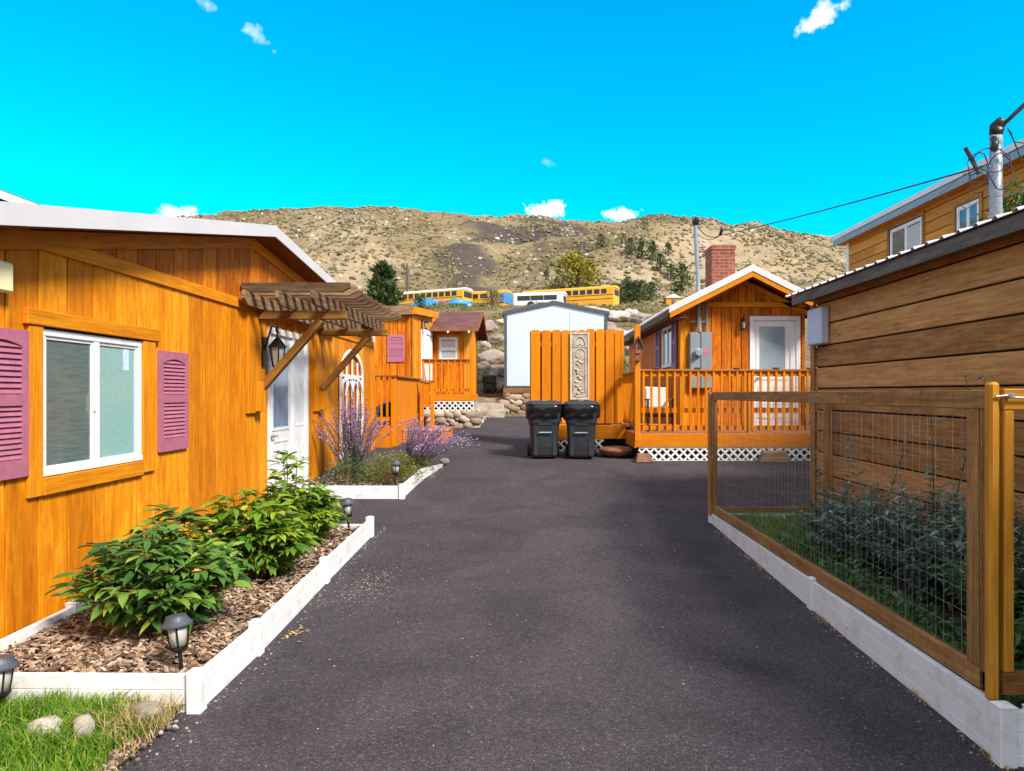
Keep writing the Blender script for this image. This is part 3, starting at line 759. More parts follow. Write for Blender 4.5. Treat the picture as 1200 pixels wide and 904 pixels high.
# wall facing the drive (slightly turned)
A, B = V((-3.04, 18.24, 0)), V((-2.86, 20.72, 0))
ax = (B-A).normalized(); nx_ = V((ax.y, -ax.x, 0))
fs = lambda u, d, z: A + ax*u + nx_*d + V((0,0,z))
mb = MB(); vplanks(mb, fs, 0, 2.48, lambda u: .6, lambda u: 3.68+.07*u, .2, seed=9, openings=[(.98, 2.42, 0, 3.45)]); mb.fbox(fs, 0, 2.48, -.2, -.01, .6, 3.66); mb.build('side_wall', M['siding'], FC, bevel=.003)
mb = MB(); mb.fbox(fs, 1.0, 1.42, -.01, .03, 1.65, 3.42); z = 1.72
while z < 3.35: mb.fbox(fs, 1.06, 1.36, .03, .04, z, z+.03); z += .05
mb.build('louvered_panel', M['white'], FC)
mb = MB(); mb.fbox(fs, 1.50, 2.40, -.01, .035, 3.30, 3.42); mb.fbox(fs, 1.50, 1.58, -.01, .035, 1.62, 3.30); mb.fbox(fs, 2.32, 2.40, -.01, .035, 1.62, 3.30); mb.build('door_frame', M['white'], FC)
mb = MB(); mb.fbox(fs, 1.59, 2.31, -.01, .012, 1.62, 3.29); d_ = mb.build('door', M['whitep'], FC)
mb = MB(); p = fs(1.66, .012, 2.6); mb.tube([p, fs(1.66, .06, 2.6)], .02, 8); mb.build('handle', M['galv'], d_)
mb = MB(); mb.box(-6.7, -3.02, 18.06, 18.20, 3.66, 3.80); mb.build('fascia', M['pergola'], FC)
mb = MB(); mb.hexa([fs(-.08,.03,3.68), fs(2.75,.03,3.86), fs(2.75,.14,3.86), fs(-.08,.14,3.68), fs(-.08,.03,3.86), fs(2.75,.03,4.04), fs(2.75,.14,4.04), fs(-.08,.14,3.86)]); mb.build('side_fascia', M['trim'], FC)
mb = MB(); mb.hexa([(-6.7,18.1,3.805), (-3.0,18.1,3.805), (-2.80,21.1,3.99), (-6.7,21.1,3.99), (-6.7,18.1,3.88), (-3.0,18.1,3.88), (-2.80,21.1,4.05), (-6.7,21.1,4.05)]); mb.build('roof', M['pergola'], FC)
mb = MB(); mb.fbox(fs, -.01, .09, .022, .045, .9, 3.66); mb.build('corner_trim', M['goldpost'], FC)
shutter(FC, f2, -3.66, -3.22, 2.45, 3.15, .024, M['shutter'])
mb = MB(); mb.fbox(f2, -4.6, -3.93, .022, .05, 2.35, 3.25); w_ = mb.build('window_trim', M['trim'], FC)
win(FC, f2, -4.52, -3.97, 2.45, 3.15, .05, 'v')
lantern(FC, fs, 1.02, .16, 3.52, .75)
# small deck with lattice skirt
D2 = thing('porch_deck', 'small raised orange porch with open balusters and lattice above the left stone wall', 'deck', (-2.3, 20.0, 0))
mb = MB()
y = 19.3
while y < 20.65: mb.box(-3.0, -1.55, y, y+.135, 1.58, 1.615); y += .14
mb.build('floor', M['deckfloor'], D2)
mb = MB(); mb.box(-3.03, -1.53, 19.26, 19.295, 1.44, 1.612); mb.box(-1.545, -1.51, 19.296, 20.7, 1.44, 1.612); mb.build('skirt_board', M['deck'], D2)
rail(D2, (-2.98, 19.33), (-1.62, 19.33), 1.66, 2.58, sp=.17)
mb = MB(); mb.box(-1.66, -1.56, 19.28, 19.38, 1.6, 2.66); mb.build('post', M['deck'], D2); mb = MB(); mb.box(-3.05,-2.96,19.28,19.37,1.6,2.6); mb.build('post', M['deck'], D2)
lattice(D2, FF(19.29), -3.03, -1.53, 1.16, 1.43); lattice(D2, FL(-1.55), 19.3, 20.7, 1.16, 1.43)
mb = MB(); mb.box(-3.0, -1.6, 19.4, 20.7, .8, 1.42); mb.build('underdeck_shade', M['dark'], D2)  # near-black block standing in for the shade behind the porch lattice

# ================================================================ SHINGLED CABIN
SC = thing('cabin', 'tiny orange cabin with a maroon shingled gable roof at the end of the driveway', 'cabin', (-2.3, 22.5, 0))
f3 = FF(20.85)
mb = MB(); mb.box(-5.4, -1.84, 20.87, 24.6, .8, 3.60); mb.prism([(20.87,3.59),(24.6,3.59),(22.7,4.22)], FL(-1.84), -3.5, -.001); mb.build('wall_core', M['siding_red'], SC)
mb = MB(); vplanks(mb, f3, -2.86, -1.82, lambda u: 1.6, lambda u: 3.58, .16, openings=[(-2.66,-2.12,2.6,3.3)], seed=12); mb.build('wall', M['siding_red'], SC, bevel=.003)
mb = MB(); vplanks(mb, FL(-1.84), 20.85, 24.6, lambda u: 1.2, lambda u: 3.56+.33*min(u-20.85, 24.6-u), .2, seed=13); mb.build('side_wall', M['siding'], SC, bevel=.003)
mb = MB(); mb.fbox(f3, -1.93, -1.82, .022, .045, 1.6, 3.52); mb.fbox(f3, -2.72,-2.66,.022,.045,2.5,3.36); mb.fbox(f3, -2.12,-2.06,.022,.045,2.5,3.36); mb.fbox(f3, -2.66,-2.12,.022,.045,3.29,3.36); mb.build('trim', M['goldpost'], SC)
win(SC, f3, -2.66, -2.12, 2.60, 3.29, .0, 'h', 'glassb', 'glassb', .05, blinds=(0,1))
mb = MB()
def roofp(mb, x0, x1, pts, th):
    for (a, za), (b, zb_) in zip(pts, pts[1:]):
        mb.hexa([(x0,a,za),(x1,a,za),(x1,b,zb_),(x0,b,zb_),(x0,a,za+th),(x1,a,za+th),(x1,b,zb_+th),(x0,b,zb_+th)])
roofp(mb, -2.85, -1.50, [(20.35,3.48),(22.6,4.18),(24.9,3.48)], .06); rf = mb.build('roof', M['shingle'], SC)
mb = MB(); roofp(mb, -1.50, -1.475, [(20.33,3.42),(22.6,4.12),(24.92,3.42)], .125); mb.build('fascia', M['soffit'], rf)
mb = MB(); mb.box(-2.85, -1.5, 20.325, 20.35, 3.43, 3.545); mb.build('eave_board', M['terracotta'], rf)
for x in (-2.35, -1.75):
    mb = MB(); mb.blob((x, 20.31, 3.40), (.035,.035,.04), 1, 0); mb.build('eave_light', M['whitep'], rf)

# ================================================================ STONE WALLS AND STEPS
def cobbles(mb, fr, u0, u1, z0f, z1, size=.24, seed=1, th=.12):
    rr = random.Random(seed); zb = min(z0f(u0), z0f(u1)); pl_ = []
    tries = int((u1-u0)*(z1-zb)/(size*size)*260)
    for t in range(tries):                       # dart throwing: big stones first, small ones fill the gaps
        r_ = size*(.62 - .42*t/tries)*rr.uniform(.85,1.15)
        u, z = rr.uniform(u0+.02, u1-.02), rr.uniform(zb, z1)
        if z + r_*.55 > z1+.02 : continue
        if all(((u-a)/1.22)**2+((z-b)*1.25)**2 > ((r_+q)*.66)**2 for a, b, q in pl_): pl_.append((u, z, r_))
    for (cu, cz, r_) in pl_:
        b = bmesh.new(); bmesh.ops.create_icosphere(b, subdivisions=2, radius=1); o = V((rr.random()*50, rr.random()*50, 0)); vs = []
        tl = rr.uniform(-.5,.5); ct, st_ = math.cos(tl), math.sin(tl); ex = rr.uniform(1.0,1.3); dd = rr.uniform(.8,1.2)
        for v in b.verts:
            q = v.co.copy(); nn = 1+.30*noise.noise(q*1.1+o)+.10*noise.noise(q*3+o)
            x_ = math.copysign(abs(q.x)**.75, q.x)*nn*r_*ex; z_ = math.copysign(abs(q.z)**.75, q.z)*nn*r_*.72; y_ = q.y*nn
            vs.append(fr(cu+x_*ct-z_*st_, th*.2+y_*th*.8*dd, cz+x_*st_+z_*ct))
        mb.faces(vs, [tuple(v.index for v in f.verts) for f in b.faces], None, rr.random()); b.free()
mb = MB(); cobbles(mb, FF(18.85), -2.75, -1.42, lambda u: .68, 1.16, .25, 3); cobbles(mb, FL(-1.45), 18.9, 22.0, lambda u: .75, 1.15, .27, 4)
SW = thing('stone_wall', 'low field stone wall under the small lattice porch on the left', 'wall', (-2.0, 18.9, .7))
mb.build('stones', M['stone'], SW, smooth=True)
mb = MB(); mb.box(-2.8, -1.47, 18.88, 21.9, .4, 1.12); mb.build('mortar_core', M['mortar'], SW)
SW2 = thing('stone_wall', 'field stone retaining wall topped by a timber under the pale blue shed', 'wall', (.6, 22.8, .9))
mb = MB(); cobbles(mb, FF(22.85), -.80, 2.7, lambda u: .62, 1.66, .34, 6, .14); cobbles(mb, FR(-.76), 22.9, 24.2, lambda u: .8, 1.66, .32, 7, .12); mb.build('stones', M['stone'], SW2, smooth=True)
mb = MB(); mb.box(-.74, 2.7, 22.88, 24.4, .6, 1.64); mb.build('mortar_core', M['mortar'], SW2)
mb = MB(); mb.box(-.86, .0, 22.72, 22.95, 1.655, 1.80); mb.box(.012, 2.7, 22.72, 22.95, 1.655, 1.80); mb.build('timber', M['fence'], SW2, bevel=.012)
ST = thing('stone_steps', 'rough stone slab steps climbing at the end of the driveway', 'steps', (-1.3, 22.3, .9))
for (x0, x1, y0, y1, z0, z1) in ((-1.80,-.80,21.95,22.5,.8,1.12), (-1.68,-.84,22.45,23.0,1.05,1.32), (-1.78,-.86,22.95,24.1,1.28,1.49)):
    b = MB(); nxs, nzs = 10, 4
    for _ in (0,):
        b.blob(((x0+x1)/2, (y0+y1)/2, (z0+z1)/2), (.001,.001,.001), 0, 0)
    b = MB(); b.box(x0, x1, y0, y1, z0, z1); o = b.build('step', M['slab'], ST)
    bb = bmesh.new(); bb.from_mesh(o.data); bmesh.ops.subdivide_edges(bb, edges=bb.edges, cuts=6, use_grid_fill=True)
    for v in bb.verts: v.co += V((noise.noise(v.co*4), noise.noise(v.co*4+V((9,0,0))), noise.noise(v.co*5+V((0,9,0)))))*.05
    bb.to_mesh(o.data); bb.free()
mb = MB(); mb.box(-1.45, -.95, 24.05, 24.2, 1.45, 1.60); o = mb.build('timber_edging', M['terracotta'], None, bevel=.01); tag(o, 'short reddish timber lying in front of the small black bin', 'timber')

# ================================================================ PALE BLUE SHED
BS = thing('shed', 'pale blue white metal shed with dark grey edge trim standing on the stone wall', 'shed', (.85, 25.5, 1.8))
fb = FF(23.2)
x0, x1, xm, zb_, ze, zp = -.81, 2.50, .81, 1.82, 4.22, 4.56
mb = MB(); mb.prism([(x0,zb_),(x1,zb_),(x1,ze),(xm,zp),(x0,ze)], fb, -4.5, 0); mb.build('wall', M['shedpaint'], BS)
mb = MB(); mb.fbox(fb, 1.30, 1.31, 0, .006, zb_+.05, 4.3); mb.build('seam', M['grey'], BS)
mb = MB(); mb.fbox(fb, x0-.03, x0+.06, .001, .03, zb_, ze-.02); mb.fbox(fb, x1-.06, x1+.03, .001, .03, zb_, ze-.02); mb.fbox(fb, x0+.06, x1-.06, .001, .03, zb_-.01, zb_+.07); mb.build('corner_trim', M['charcoal'], BS)
mb = MB()
for (a, za), (b, zb2) in (((x0-.10, ze-.02), (xm, zp)), ((xm, zp), (x1+.10, ze-.02))):
    mb.hexa([fb(a,-4.6,za), fb(b,-4.6,zb2), fb(b,.06,zb2), fb(a,.06,za), fb(a,-4.6,za+.11), fb(b,-4.6,zb2+.11), fb(b,.06,zb2+.11), fb(a,.06,za+.11)])
mb.build('roof', M['charcoal'], BS)

# ================================================================ RIGHT CABIN
RC = thing('cabin', 'orange gabled cabin with a brick chimney and white door behind the deck railing', 'cabin', (4.26, 17.0, 0))
YW = 14.2; fw_ = FF(YW); xc = 4.26; xl, xr = 3.02, 5.5+.0
def zr_(x): return 4.03 - .5*abs(x-xc)
xr = 5.50
mb = MB(); mb.prism([(xl+.02,.5),(xr,.5),(xr,zr_(xr)-.06),(xc,zr_(xc)-.06),(xl+.02,zr_(xl)-.06)], fw_, -7.4, -.014); mb.build('wall_core', M['siding_red'], RC)
mb = MB(); vplanks(mb, fw_, xl, xr, lambda u: .9, lambda u: 3.36, .2, openings=[(4.38,5.40,.9,3.20)], seed=21); mb.build('wall', M['siding_red'], RC, bevel=.003)
mb = MB(); vplanks(mb, fw_, xl+.12, xr-.1, lambda u: 3.46, lambda u: max(3.47, zr_(u)-.10), .17, seed=22); mb.build('gable_wall', M['siding_red'], RC, bevel=.003)
mb = MB(); mb.fbox(fw_, 3.30, xr, .022, .05, 3.365, 3.465); mb.build('band_trim', M['trim'], RC, bevel=.003)
mb = MB(); mb.fbox(fw_, xl-.02, xl+.10, .022, .048, .95, 3.34); mb.fbox(FR(xl), YW-.02, YW+.10, .001, .024, .95, 3.3); mb.build('corner_trim', M['trim'], RC)
mb = MB(); vplanks(mb, FR(xl), YW+.1, 21.5, lambda u: .6, lambda u: 3.36, .2, openings=[(14.87,16.1,2.19,3.14)], seed=23); mb.build('side_wall', M['siding_red'], RC, bevel=.003)
mb = MB()                                                    # rake trims
for s_ in (-1, 1):
    xe = xc+s_*1.30
    p = [(xe, zr_(xe)-.20), (xc, zr_(xc)-.20), (xc, zr_(xc)-.10), (xe, zr_(xe)-.10)]
    mb.prism(p, fw_, .022, .05, d=(1,0,-.5*s_))
mb.build('rake_trim', M['trim'], RC)
mb = MB()
for s_ in (-1, 1):
    xe = xc+s_*1.57
    a = [(xe, 13.62, zr_(xe)-.02), (xc, 13.62, zr_(xc)-.02), (xc, 21.8, zr_(xc)-.02), (xe, 21.8, zr_(xe)-.02)]
    mb.hexa(a + [(q[0], q[1], q[2]+.05) for q in a])
mb.build('soffit', M['soffit'], RC)
mb = MB()
for s_ in (-1, 1):
    xe = xc+s_*1.585
    a = [(xe, 13.58, zr_(xe)+.032), (xc, 13.58, zr_(xc)+.032), (xc, 21.85, zr_(xc)+.032), (xe, 21.85, zr_(xe)+.032)]
    mb.hexa(a + [(q[0], q[1], q[2]+.035) for q in a])
    k = 14.0
    while k < 21.8:
        mb.hexa([(xe,k,zr_(xe)+.067),(xc,k,zr_(xc)+.067),(xc,k+.03,zr_(xc)+.067),(xe,k+.03,zr_(xe)+.067),(xe,k,zr_(xe)+.09),(xc,k,zr_(xc)+.09),(xc,k+.03,zr_(xc)+.09),(xe,k+.03,zr_(xe)+.09)]); k += .3
rf = mb.build('roof', M['metalroof'], RC)
mb = MB(); mb2 = MB()
for s_ in (-1, 1):
    xe = xc+s_*1.60
    p = [(xe, zr_(xe)-.045), (xc, zr_(xc)-.045), (xc, zr_(xc)+.085), (xe, zr_(xe)+.085)]
    mb.prism(p, FF(13.575), .0, .02, d=(1,0,-.5*s_))
    xe = xc+s_*1.58
    p = [(xe, zr_(xe)-.15), (xc, zr_(xc)-.15), (xc, zr_(xc)-.047), (xe, zr_(xe)-.047)]
    mb2.prism(p, FF(13.60), .0, .03, d=(1,0,-.5*s_))
mb.build('fascia', M['metalroof'], rf); mb2.build('rake_board', M['trim'], rf)
mb = MB(); xe = xc-1.6; mb.box(xe, xe+.03, 13.62, 21.8, zr_(xe)-.10, zr_(xe)+.03); mb.box(xe+.03, xl+.02, 13.7, 21.8, zr_(xe)-.13, zr_(xe)-.105); mb.build('eave_board', M['pergola'], rf)
mb = MB(); mb.box(4.15, 4.68, 16.2, 16.8, 3.3, 4.93); mb.box(4.135, 4.695, 16.185, 16.815, 4.93, 5.02); ch = mb.build('chimney', M['brick'], RC)
mb = MB(); mb.box(4.19,4.64,16.24,16.76,5.02,5.045); mb.build('chimney_cap', M['mortar'], ch)
# door
mb = MB(); mb.fbox(fw_, 4.386, 4.47, -.01, .045, .95, 3.19); mb.fbox(fw_, 5.31, 5.395, -.01, .045, .95, 3.19); mb.fbox(fw_, 4.47, 5.31, -.01, .045, 3.10, 3.19); mb.build('door_frame', M['white'], RC, bevel=.004)
mb = MB(); mb.fbox(fw_, 4.47, 5.31, -.01, .010, .95, 3.10)
for a, b, c, e in ((4.52,5.16,2.98,3.02),(4.52,4.58,1.98,2.98),(5.10,5.16,1.98,2.98),(4.52,5.16,1.92,1.98),(4.56,4.84,1.15,1.8),(4.88,5.14,1.15,1.8)): mb.fbox(fw_, a, b, .010, .022, c, e)
mb.fbox(fw_, 5.20, 5.30, .010, .03, .97, 3.08)
dr = mb.build('door', M['whitep'], RC)
mb = MB(); mb.fbox(fw_, 4.585, 5.095, .0105, .015, 1.985, 2.975); mb.build('door_glass', M['glassg'], dr)
mb = MB(); mb.tube([fw_(4.55,.02,1.95), fw_(4.55,.07,1.95)], .022, 8); mb.build('handle', M['galv'], dr)
# meter box and mast
mb = MB(); mb.fbox(fw_, 3.17, 3.375, .025, .15, 1.75, 2.86); mb.fbox(fw_, 3.385, 3.60, .025, .15, 1.75, 2.86); bx = mb.build('meter_box', M['grey'], RC, bevel=.01)
mb = MB(); c = fw_(3.32, .15, 2.45); mb.tube([c, c-V((0,.05,0)), c-V((0,.055,0)), c-V((0,.12,0))], [.085,.085,.065,.06], 16); mb.build('meter', M['galv'], bx)
mb = MB(); mb.fbox(fw_, 3.44, 3.55, .15, .153, 2.43, 2.51); mb.build('sticker', M['red'], bx)
mb = MB(); mb.tube([fw_(3.36,.13,2.86), fw_(3.33,.13,3.9), fw_(3.28,.13,4.98)], .042, 10); mb.tube([fw_(3.52,.08,2.86), fw_(3.52,.08,3.40)], .022, 8); mb.tube([fw_(3.10,.08,3.42), fw_(3.56,.08,3.42)], .012, 6); mb.fbox(fw_, 3.2, 3.55, .05, .07, 3.06, 3.09)
ms = mb.build('service_mast', M['galv'], RC, smooth=False)
mb = MB(); p = fw_(3.28,.13,4.98); mb.tube([p, p+V((0,0,.05)), p+V((.03,-.03,.10)), p+V((.07,-.04,.08))], [.06,.075,.07,.03], 10); mb.build('weatherhead', M['black'], ms)
lantern(RC, fw_, 4.24, .13, 3.02, .62)
# side window and shutters
win(RC, FR(xl), 14.90, 16.05, 2.21, 3.12, .0, 'v', 'glassb', 'glassb', .06)
mb = MB(); f4 = FR(xl); mb.fbox(f4, 14.80,16.16,.022,.05,3.14,3.24); mb.fbox(f4,14.80,14.90,.022,.045,2.12,3.14); mb.fbox(f4,16.05,16.16,.022,.045,2.12,3.14); mb.build('window_trim', M['trim'], RC)
shutter(RC, f4, 14.36, 14.79, 2.15, 3.18, .05, M['shutterp']); shutter(RC, f4, 16.18, 16.62, 2.15, 3.18, .05, M['shutterp'])

# ================================================================ RIGHT DECK
D3 = thing('porch_deck', 'wide orange deck with baluster railing and white lattice before the brick chimney cabin', 'deck', (4.0, 13.4, .4))
mb = MB(); y = 12.80
while y < 14.1: mb.box(1.93, 6.2, y, y+.136, .895, .93); y += .14
mb.build('floor', M['deckfloor'], D3)
mb = MB(); y = 14.02
while y < 14.72: mb.box(.0, 3.0, y, y+.136, .985, 1.02); y += .14
mb.build('landing', M['deckfloor'], D3)
mb = MB(); mb.box(1.92, 6.2, 12.765, 12.797, .68, .925); mb.box(1.885, 1.918, 12.765, 14.0, .66, .925); mb.box(.0, 1.88, 13.985, 14.018, .75, 1.015); mb.build('skirt_board', M['deck'], D3, bevel=.003)
lattice(D3, FF(12.80), 1.96, 6.0, .43, .675); lattice(D3, FF(14.02), .25, 1.45, .50, .745)
mb = MB(); mb.box(2.0, 6.2, 12.9, 14.15, .35, .88); mb.box(.3, 2.0, 14.12, 14.7, .4, .97); mb.build('underdeck_shade', M['dark'], D3)  # near-black blocks in place of the shade below deck and landing
rl = rail(D3, (1.98, 12.84), (6.2, 12.84), .95, 2.085, sp=.138)
mb = MB(); mb.beam((1.98, 12.88, 1.34), (6.2, 12.88, 1.34), .03, .09); mb.build('rail', M['deck'], rl)
rail(D3, (1.945, 14.5), (1.945, 12.90), 1.04, 2.05, sp=.13)
mb = MB(); mb.box(1.885, 1.985, 12.76, 12.86, .78, 2.88); mb.build('post', M['deck'], D3, bevel=.006)
for x in (3.98, 6.1): mb = MB(); mb.box(x-.045, x+.045, 12.80, 12.90, .93, 2.06); mb.build('post', M['deck'], D3)
for x in (2.28, 3.02, 3.73, 4.44, 5.05): mb = MB(); mb.box(x-.05, x+.05, 12.76, 12.86, 2.087, 2.115); mb.build('rail_light', M['charcoal'], D3, bevel=.006)
# birdhouse on the post
BH = thing('birdhouse', 'small rustic birdhouse hung on the tall orange deck post', 'birdhouse', (1.935, 12.68, 2.4))
mb = MB(); mb.box(1.88, 1.985, 12.64, 12.757, 2.36, 2.50); mb.prism([(1.88,2.50),(1.985,2.50),(1.9325,2.60)], FF(12.757), 0, .117); mb.box(1.89,1.975,12.65,12.757,2.23,2.33); mb.build('body', M['terracotta'], BH)
mb = MB()
for s_ in (-1,1): mb.prism([(1.9325,2.665),(1.9325+s_*.095,2.47),(1.9325+s_*.085,2.45),(1.9325,2.635)], FF(12.757), 0, .16)
mb.build('roof', M['pergola'], BH)
mb = MB(); mb.tube([(1.9325,12.637,2.45),(1.9325,12.633,2.45)], .02, 10); mb.build('entrance_hole', M['dark'], BH)
# privacy fence
PF = thing('privacy_fence', 'tall orange picket privacy fence standing behind the two black bins', 'fence', (.98, 14.6, 1.0))
rr = random.Random(4); pts = [(.02,.21,0),(.245,.43,0),(.46,.63,0),(.65,.82,0),(.84,.97,.0),(1.0,1.13,0),(1.155,1.33,0),(1.36,1.53,0),(1.555,1.73,0),(1.745,1.86,0),(1.865,1.93,0)]
for a, b, _ in pts:
    zt = 2.955+rr.uniform(-.015,.02); e = .03
    mb = MB(); mb.prism([(a,1.03),(b,1.03),(b,zt-e),(b-e,zt),(a+e,zt),(a,zt-e)], FF(14.6), 0, .022, d=(0,0,1)); mb.build('picket', M['deck'], PF, bevel=.002)
for i in range(9):
    a = .06+i*.205; mb = MB(); mb.box(a, a+.203, 14.652, 14.672, 1.03, 2.93); mb.build('back_picket', M['siding_red'], PF)
for z in (1.25, 2.66): mb = MB(); mb.box(.03, 1.93, 14.603, 14.65, z-.045, z+.045); mb.build('rail', M['deck'], PF)
for i in range(6): mb = MB(); mb.box(.0, .022, 14.61+.21*i, 14.79+.21*i, 1.03, 2.93); mb.build('picket', M['deck'], PF, bevel=.002)
PQ = thing('wall_plaque', 'tall carved stone plaque with a vine of leaves hung on the orange picket fence', 'plaque', (1.02, 14.56, 1.5))
fp = FF(14.575)
mb = MB(); mb.fbox(fp, .825, 1.215, 0, .03, 1.52, 2.89); mb.build('slab', M['plaque'], PQ, bevel=.004)
mb = MB()
for a,b,c,e in ((.825,.855,1.52,2.89),(1.185,1.215,1.52,2.89),(.855,1.185,1.52,1.55),(.855,1.185,2.86,2.89),(.855,1.185,2.60,2.615)): mb.fbox(fp,a,b,.03,.045,c,e)
def ar(cx,cz,rx,rz,t0,t1,n=12,w=.012):
    pp=[(cx+rx*math.cos(t0+(t1-t0)*i/n), cz+rz*math.sin(t0+(t1-t0)*i/n)) for i in range(n+1)]
    for a,b in zip(pp,pp[1:]): mb.beam(fp(a[0],.038,a[1]), fp(b[0],.038,b[1]), .016, w, up=(0,1,0))
ar(1.02,2.50,.10,.07,0,math.pi); ar(1.02,1.64,.10,.07,math.pi,2*math.pi)
for x in (.90,1.14): mb.beam(fp(x,.038,1.66),fp(x,.038,2.50),.012,.016,up=(0,1,0))
ar(1.02,2.64,.12,.17,0,math.pi,w=.02); ar(1.02,2.64,.07,.10,0,math.pi)
for q in range(5): 
    t = q*math.pi/4; mb.leaf(fp(1.02,.04,2.66), fp(1.02+math.cos(t),.04,2.66+math.sin(t))-fp(1.02,.04,2.66), (0,-1,0), .08, .04, 0)
pp=[(1.02+.03*math.sin(i*.9), 1.64+i*.042) for i in range(19)]
for a,b in zip(pp,pp[1:]): mb.beam(fp(a[0],.038,a[1]), fp(b[0],.038,b[1]), .012, .010, up=(0,1,0))
for i,(x,z) in enumerate(pp):
    if i%1==0:
        t = (.5 if i%2 else math.pi-.5)+rr.uniform(-.3,.3); mb.leaf(fp(x,.042,z), V((math.cos(t),-.15,math.sin(t))), (0,-1,0), .085, .05, 0)
for i in (3,8,12,16):
    x,z=pp[i]
    for q in range(6): t=q*math.pi/3; mb.leaf(fp(x,.05,z), V((math.cos(t),-.3,math.sin(t))), (0,-1,0), .045, .035, 0)
mb.build('relief', M['relief'], PQ, normals=False)
mb = MB(); mb.box(1.28, 1.62, 14.15, 14.5, 1.022, 1.04); o = mb.build('doormat', M['black'], None); tag(o, 'black doormat on the landing at the foot of the orange picket fence', 'doormat')
# chair on the deck
CH = thing('patio_chair', 'dark patio chair with pale striped cushion behind the deck balusters', 'chair', (2.45, 13.55, .93))
mb = MB()
for x in (2.22, 2.68):
    for y in (13.35, 13.78): mb.tube([(x,y,.93),(x,y,1.52)], .018, 6)
    mb.beam((x,13.30,1.53),(x,13.82,1.53),.05,.025)
mb.build('frame', M['black'], CH)
mb = MB(); mb.box(2.20,2.70,13.32,13.80,1.20,1.25); mb.build('seat', M['black'], CH)
mb = MB(); mb.box(2.22,2.68,13.34,13.78,1.25,1.36); mb.build('seat_cushion', M['cushion'], CH, bevel=.03)
mb = MB(); mb.hexa([(2.22,13.66,1.36),(2.68,13.66,1.36),(2.68,13.76,1.36),(2.22,13.76,1.36),(2.22,13.78,1.78),(2.68,13.78,1.76),(2.68,13.88,1.76),(2.22,13.88,1.78)]); mb.build('back_cushion', M['cushion'], CH, bevel=.035)

# ================================================================ WHEELED BINS
def make_bin():
    t = thing('wheelie_bin', 'x', 'bin')
    mb = MB()
    # tapered tub with recess (front = -y)
    def ring(w, d, z, c=.05): 
        return [(-w+c,-d,z),(w-c,-d,z),(w,-d+c,z),(w,d-c,z),(w-c,d,z),(-w+c,d,z),(-w,d-c,z),(-w,-d+c,z)]
    rg = [ring(.225,.24,.02), ring(.235,.25,.06), ring(.262,.29,.60), ring(.285,.31,.66), ring(.30,.325,.90), ring(.315,.34,.94)]
    vs = [v for g in rg for v in g]; fs = [(i*8+k, i*8+(k+1)%8, (i+1)*8+(k+1)%8, (i+1)*8+k) for i in range(len(rg)-1) for k in range(8)]
    fs += [tuple(range(7,-1,-1)), tuple(len(vs)-8+k for k in range(8))]
    mb.faces(vs, fs)
    mb.box(-.21,-.13,-.275,-.2,.05,.60); mb.box(.13,.21,-.275,-.2,.05,.60)   # front legs of the moulding
    mb.box(-.13,.13,-.305,-.25,.60,.66)
    mb.build('tub', M['blackplastic'], t, bevel=.012)
    mb = MB(); mb.box(-.10,.10,-.292,-.262,.49,.58); mb.box(-.12,.12,-.262,-.25,.06,.46); mb.build('recess', M['dark'], t)
    mb = MB(); mb.tube([(-.115,-.315,.475),(.115,-.315,.475)], .014, 8); mb.build('catch_bar', M['galv'], t)
    mb = MB()
    g = [ring(.325,.35,.975,.07), ring(.33,.355,1.0,.08), ring(.30,.31,1.035,.08), ring(.2,.2,1.055,.08)]
    vs = [v for q in g for v in q]; mb.faces(vs, [(i*8+k, i*8+(k+1)%8, (i+1)*8+(k+1)%8, (i+1)*8+k) for i in range(3) for k in range(8)]+[tuple(range(7,-1,-1)), tuple(24+k for k in range(8))])
    mb.tube([(-.24,.36,1.0),(.24,.36,1.0)], .02, 8)
    ld = mb.build('lid', M['blackplastic'], t, bevel=.008)
    mb = MB(); mb.box(-.05,.05,-.2,-.1,1.052,1.062); mb.build('tag', M['green'], ld)
    # bag skirt hanging out under the lid
    n = 64; rows = 6; vs = []
    for j in range(rows):
        for i in range(n):
            a = i/n*2*math.pi; ca, sa_ = math.cos(a), math.sin(a)
            e = 1/max(abs(ca)/.335, abs(sa_)/.36); q = min(e, .40)
            f = 1 + .035*math.sin(a*9+j*1.7)*(j/rows) + .05*noise.noise(V((ca*4, sa_*4, j*.9)))
            drop = (.25+.07*noise.noise(V((ca*2, sa_*2, 5)))) * j/(rows-1)
            k = (1.02 + .035*math.sin(j*1.1)) * f
            vs.append((ca*q*k, sa_*q*k, .985-drop))
    mb = MB(); mb.faces(vs, [(j*n+i, j*n+(i+1)%n, (j+1)*n+(i+1)%n, (j+1)*n+i) for j in range(rows-1) for i in range(n)])
    bg_ = mb.build('bag', M['bag'], t, smooth=True); so_ = bg_.modifiers.new('thick', 'SOLIDIFY'); so_.thickness = .006
    for x in (-.27, .27):
        mb = MB(); mb.tube([(x-.03,.24,.12),(x+.03,.24,.12)], .12, 16); wh = mb.build('wheel', M['tyre'], t)
    return t
b1 = make_bin(); b1.location = (.26, 13.2, zd(13.2)+.004); b1.rotation_euler.z = R(3)
b2 = copy_tree(b1); b2.location = (.95, 13.15, zd(13.15)+.004); b2.rotation_euler.z = R(-4)
tag(b1, 'left of the two big black wheeled bins, nearer the stone wall', 'bin', 'big wheeled bins'); tag(b2, 'right of the two big black wheeled bins, below the carved plaque', 'bin', 'big wheeled bins')
b3 = copy_tree(b1); b3.location = (-1.42, 24.9, H(-1.42,24.9)-.05); b3.scale = (.8,.8,.62); b3.rotation_euler.z = 0
del b3['group']; b3['label'] = 'small black bin beyond the stone slab steps beside the maroon roofed cabin'
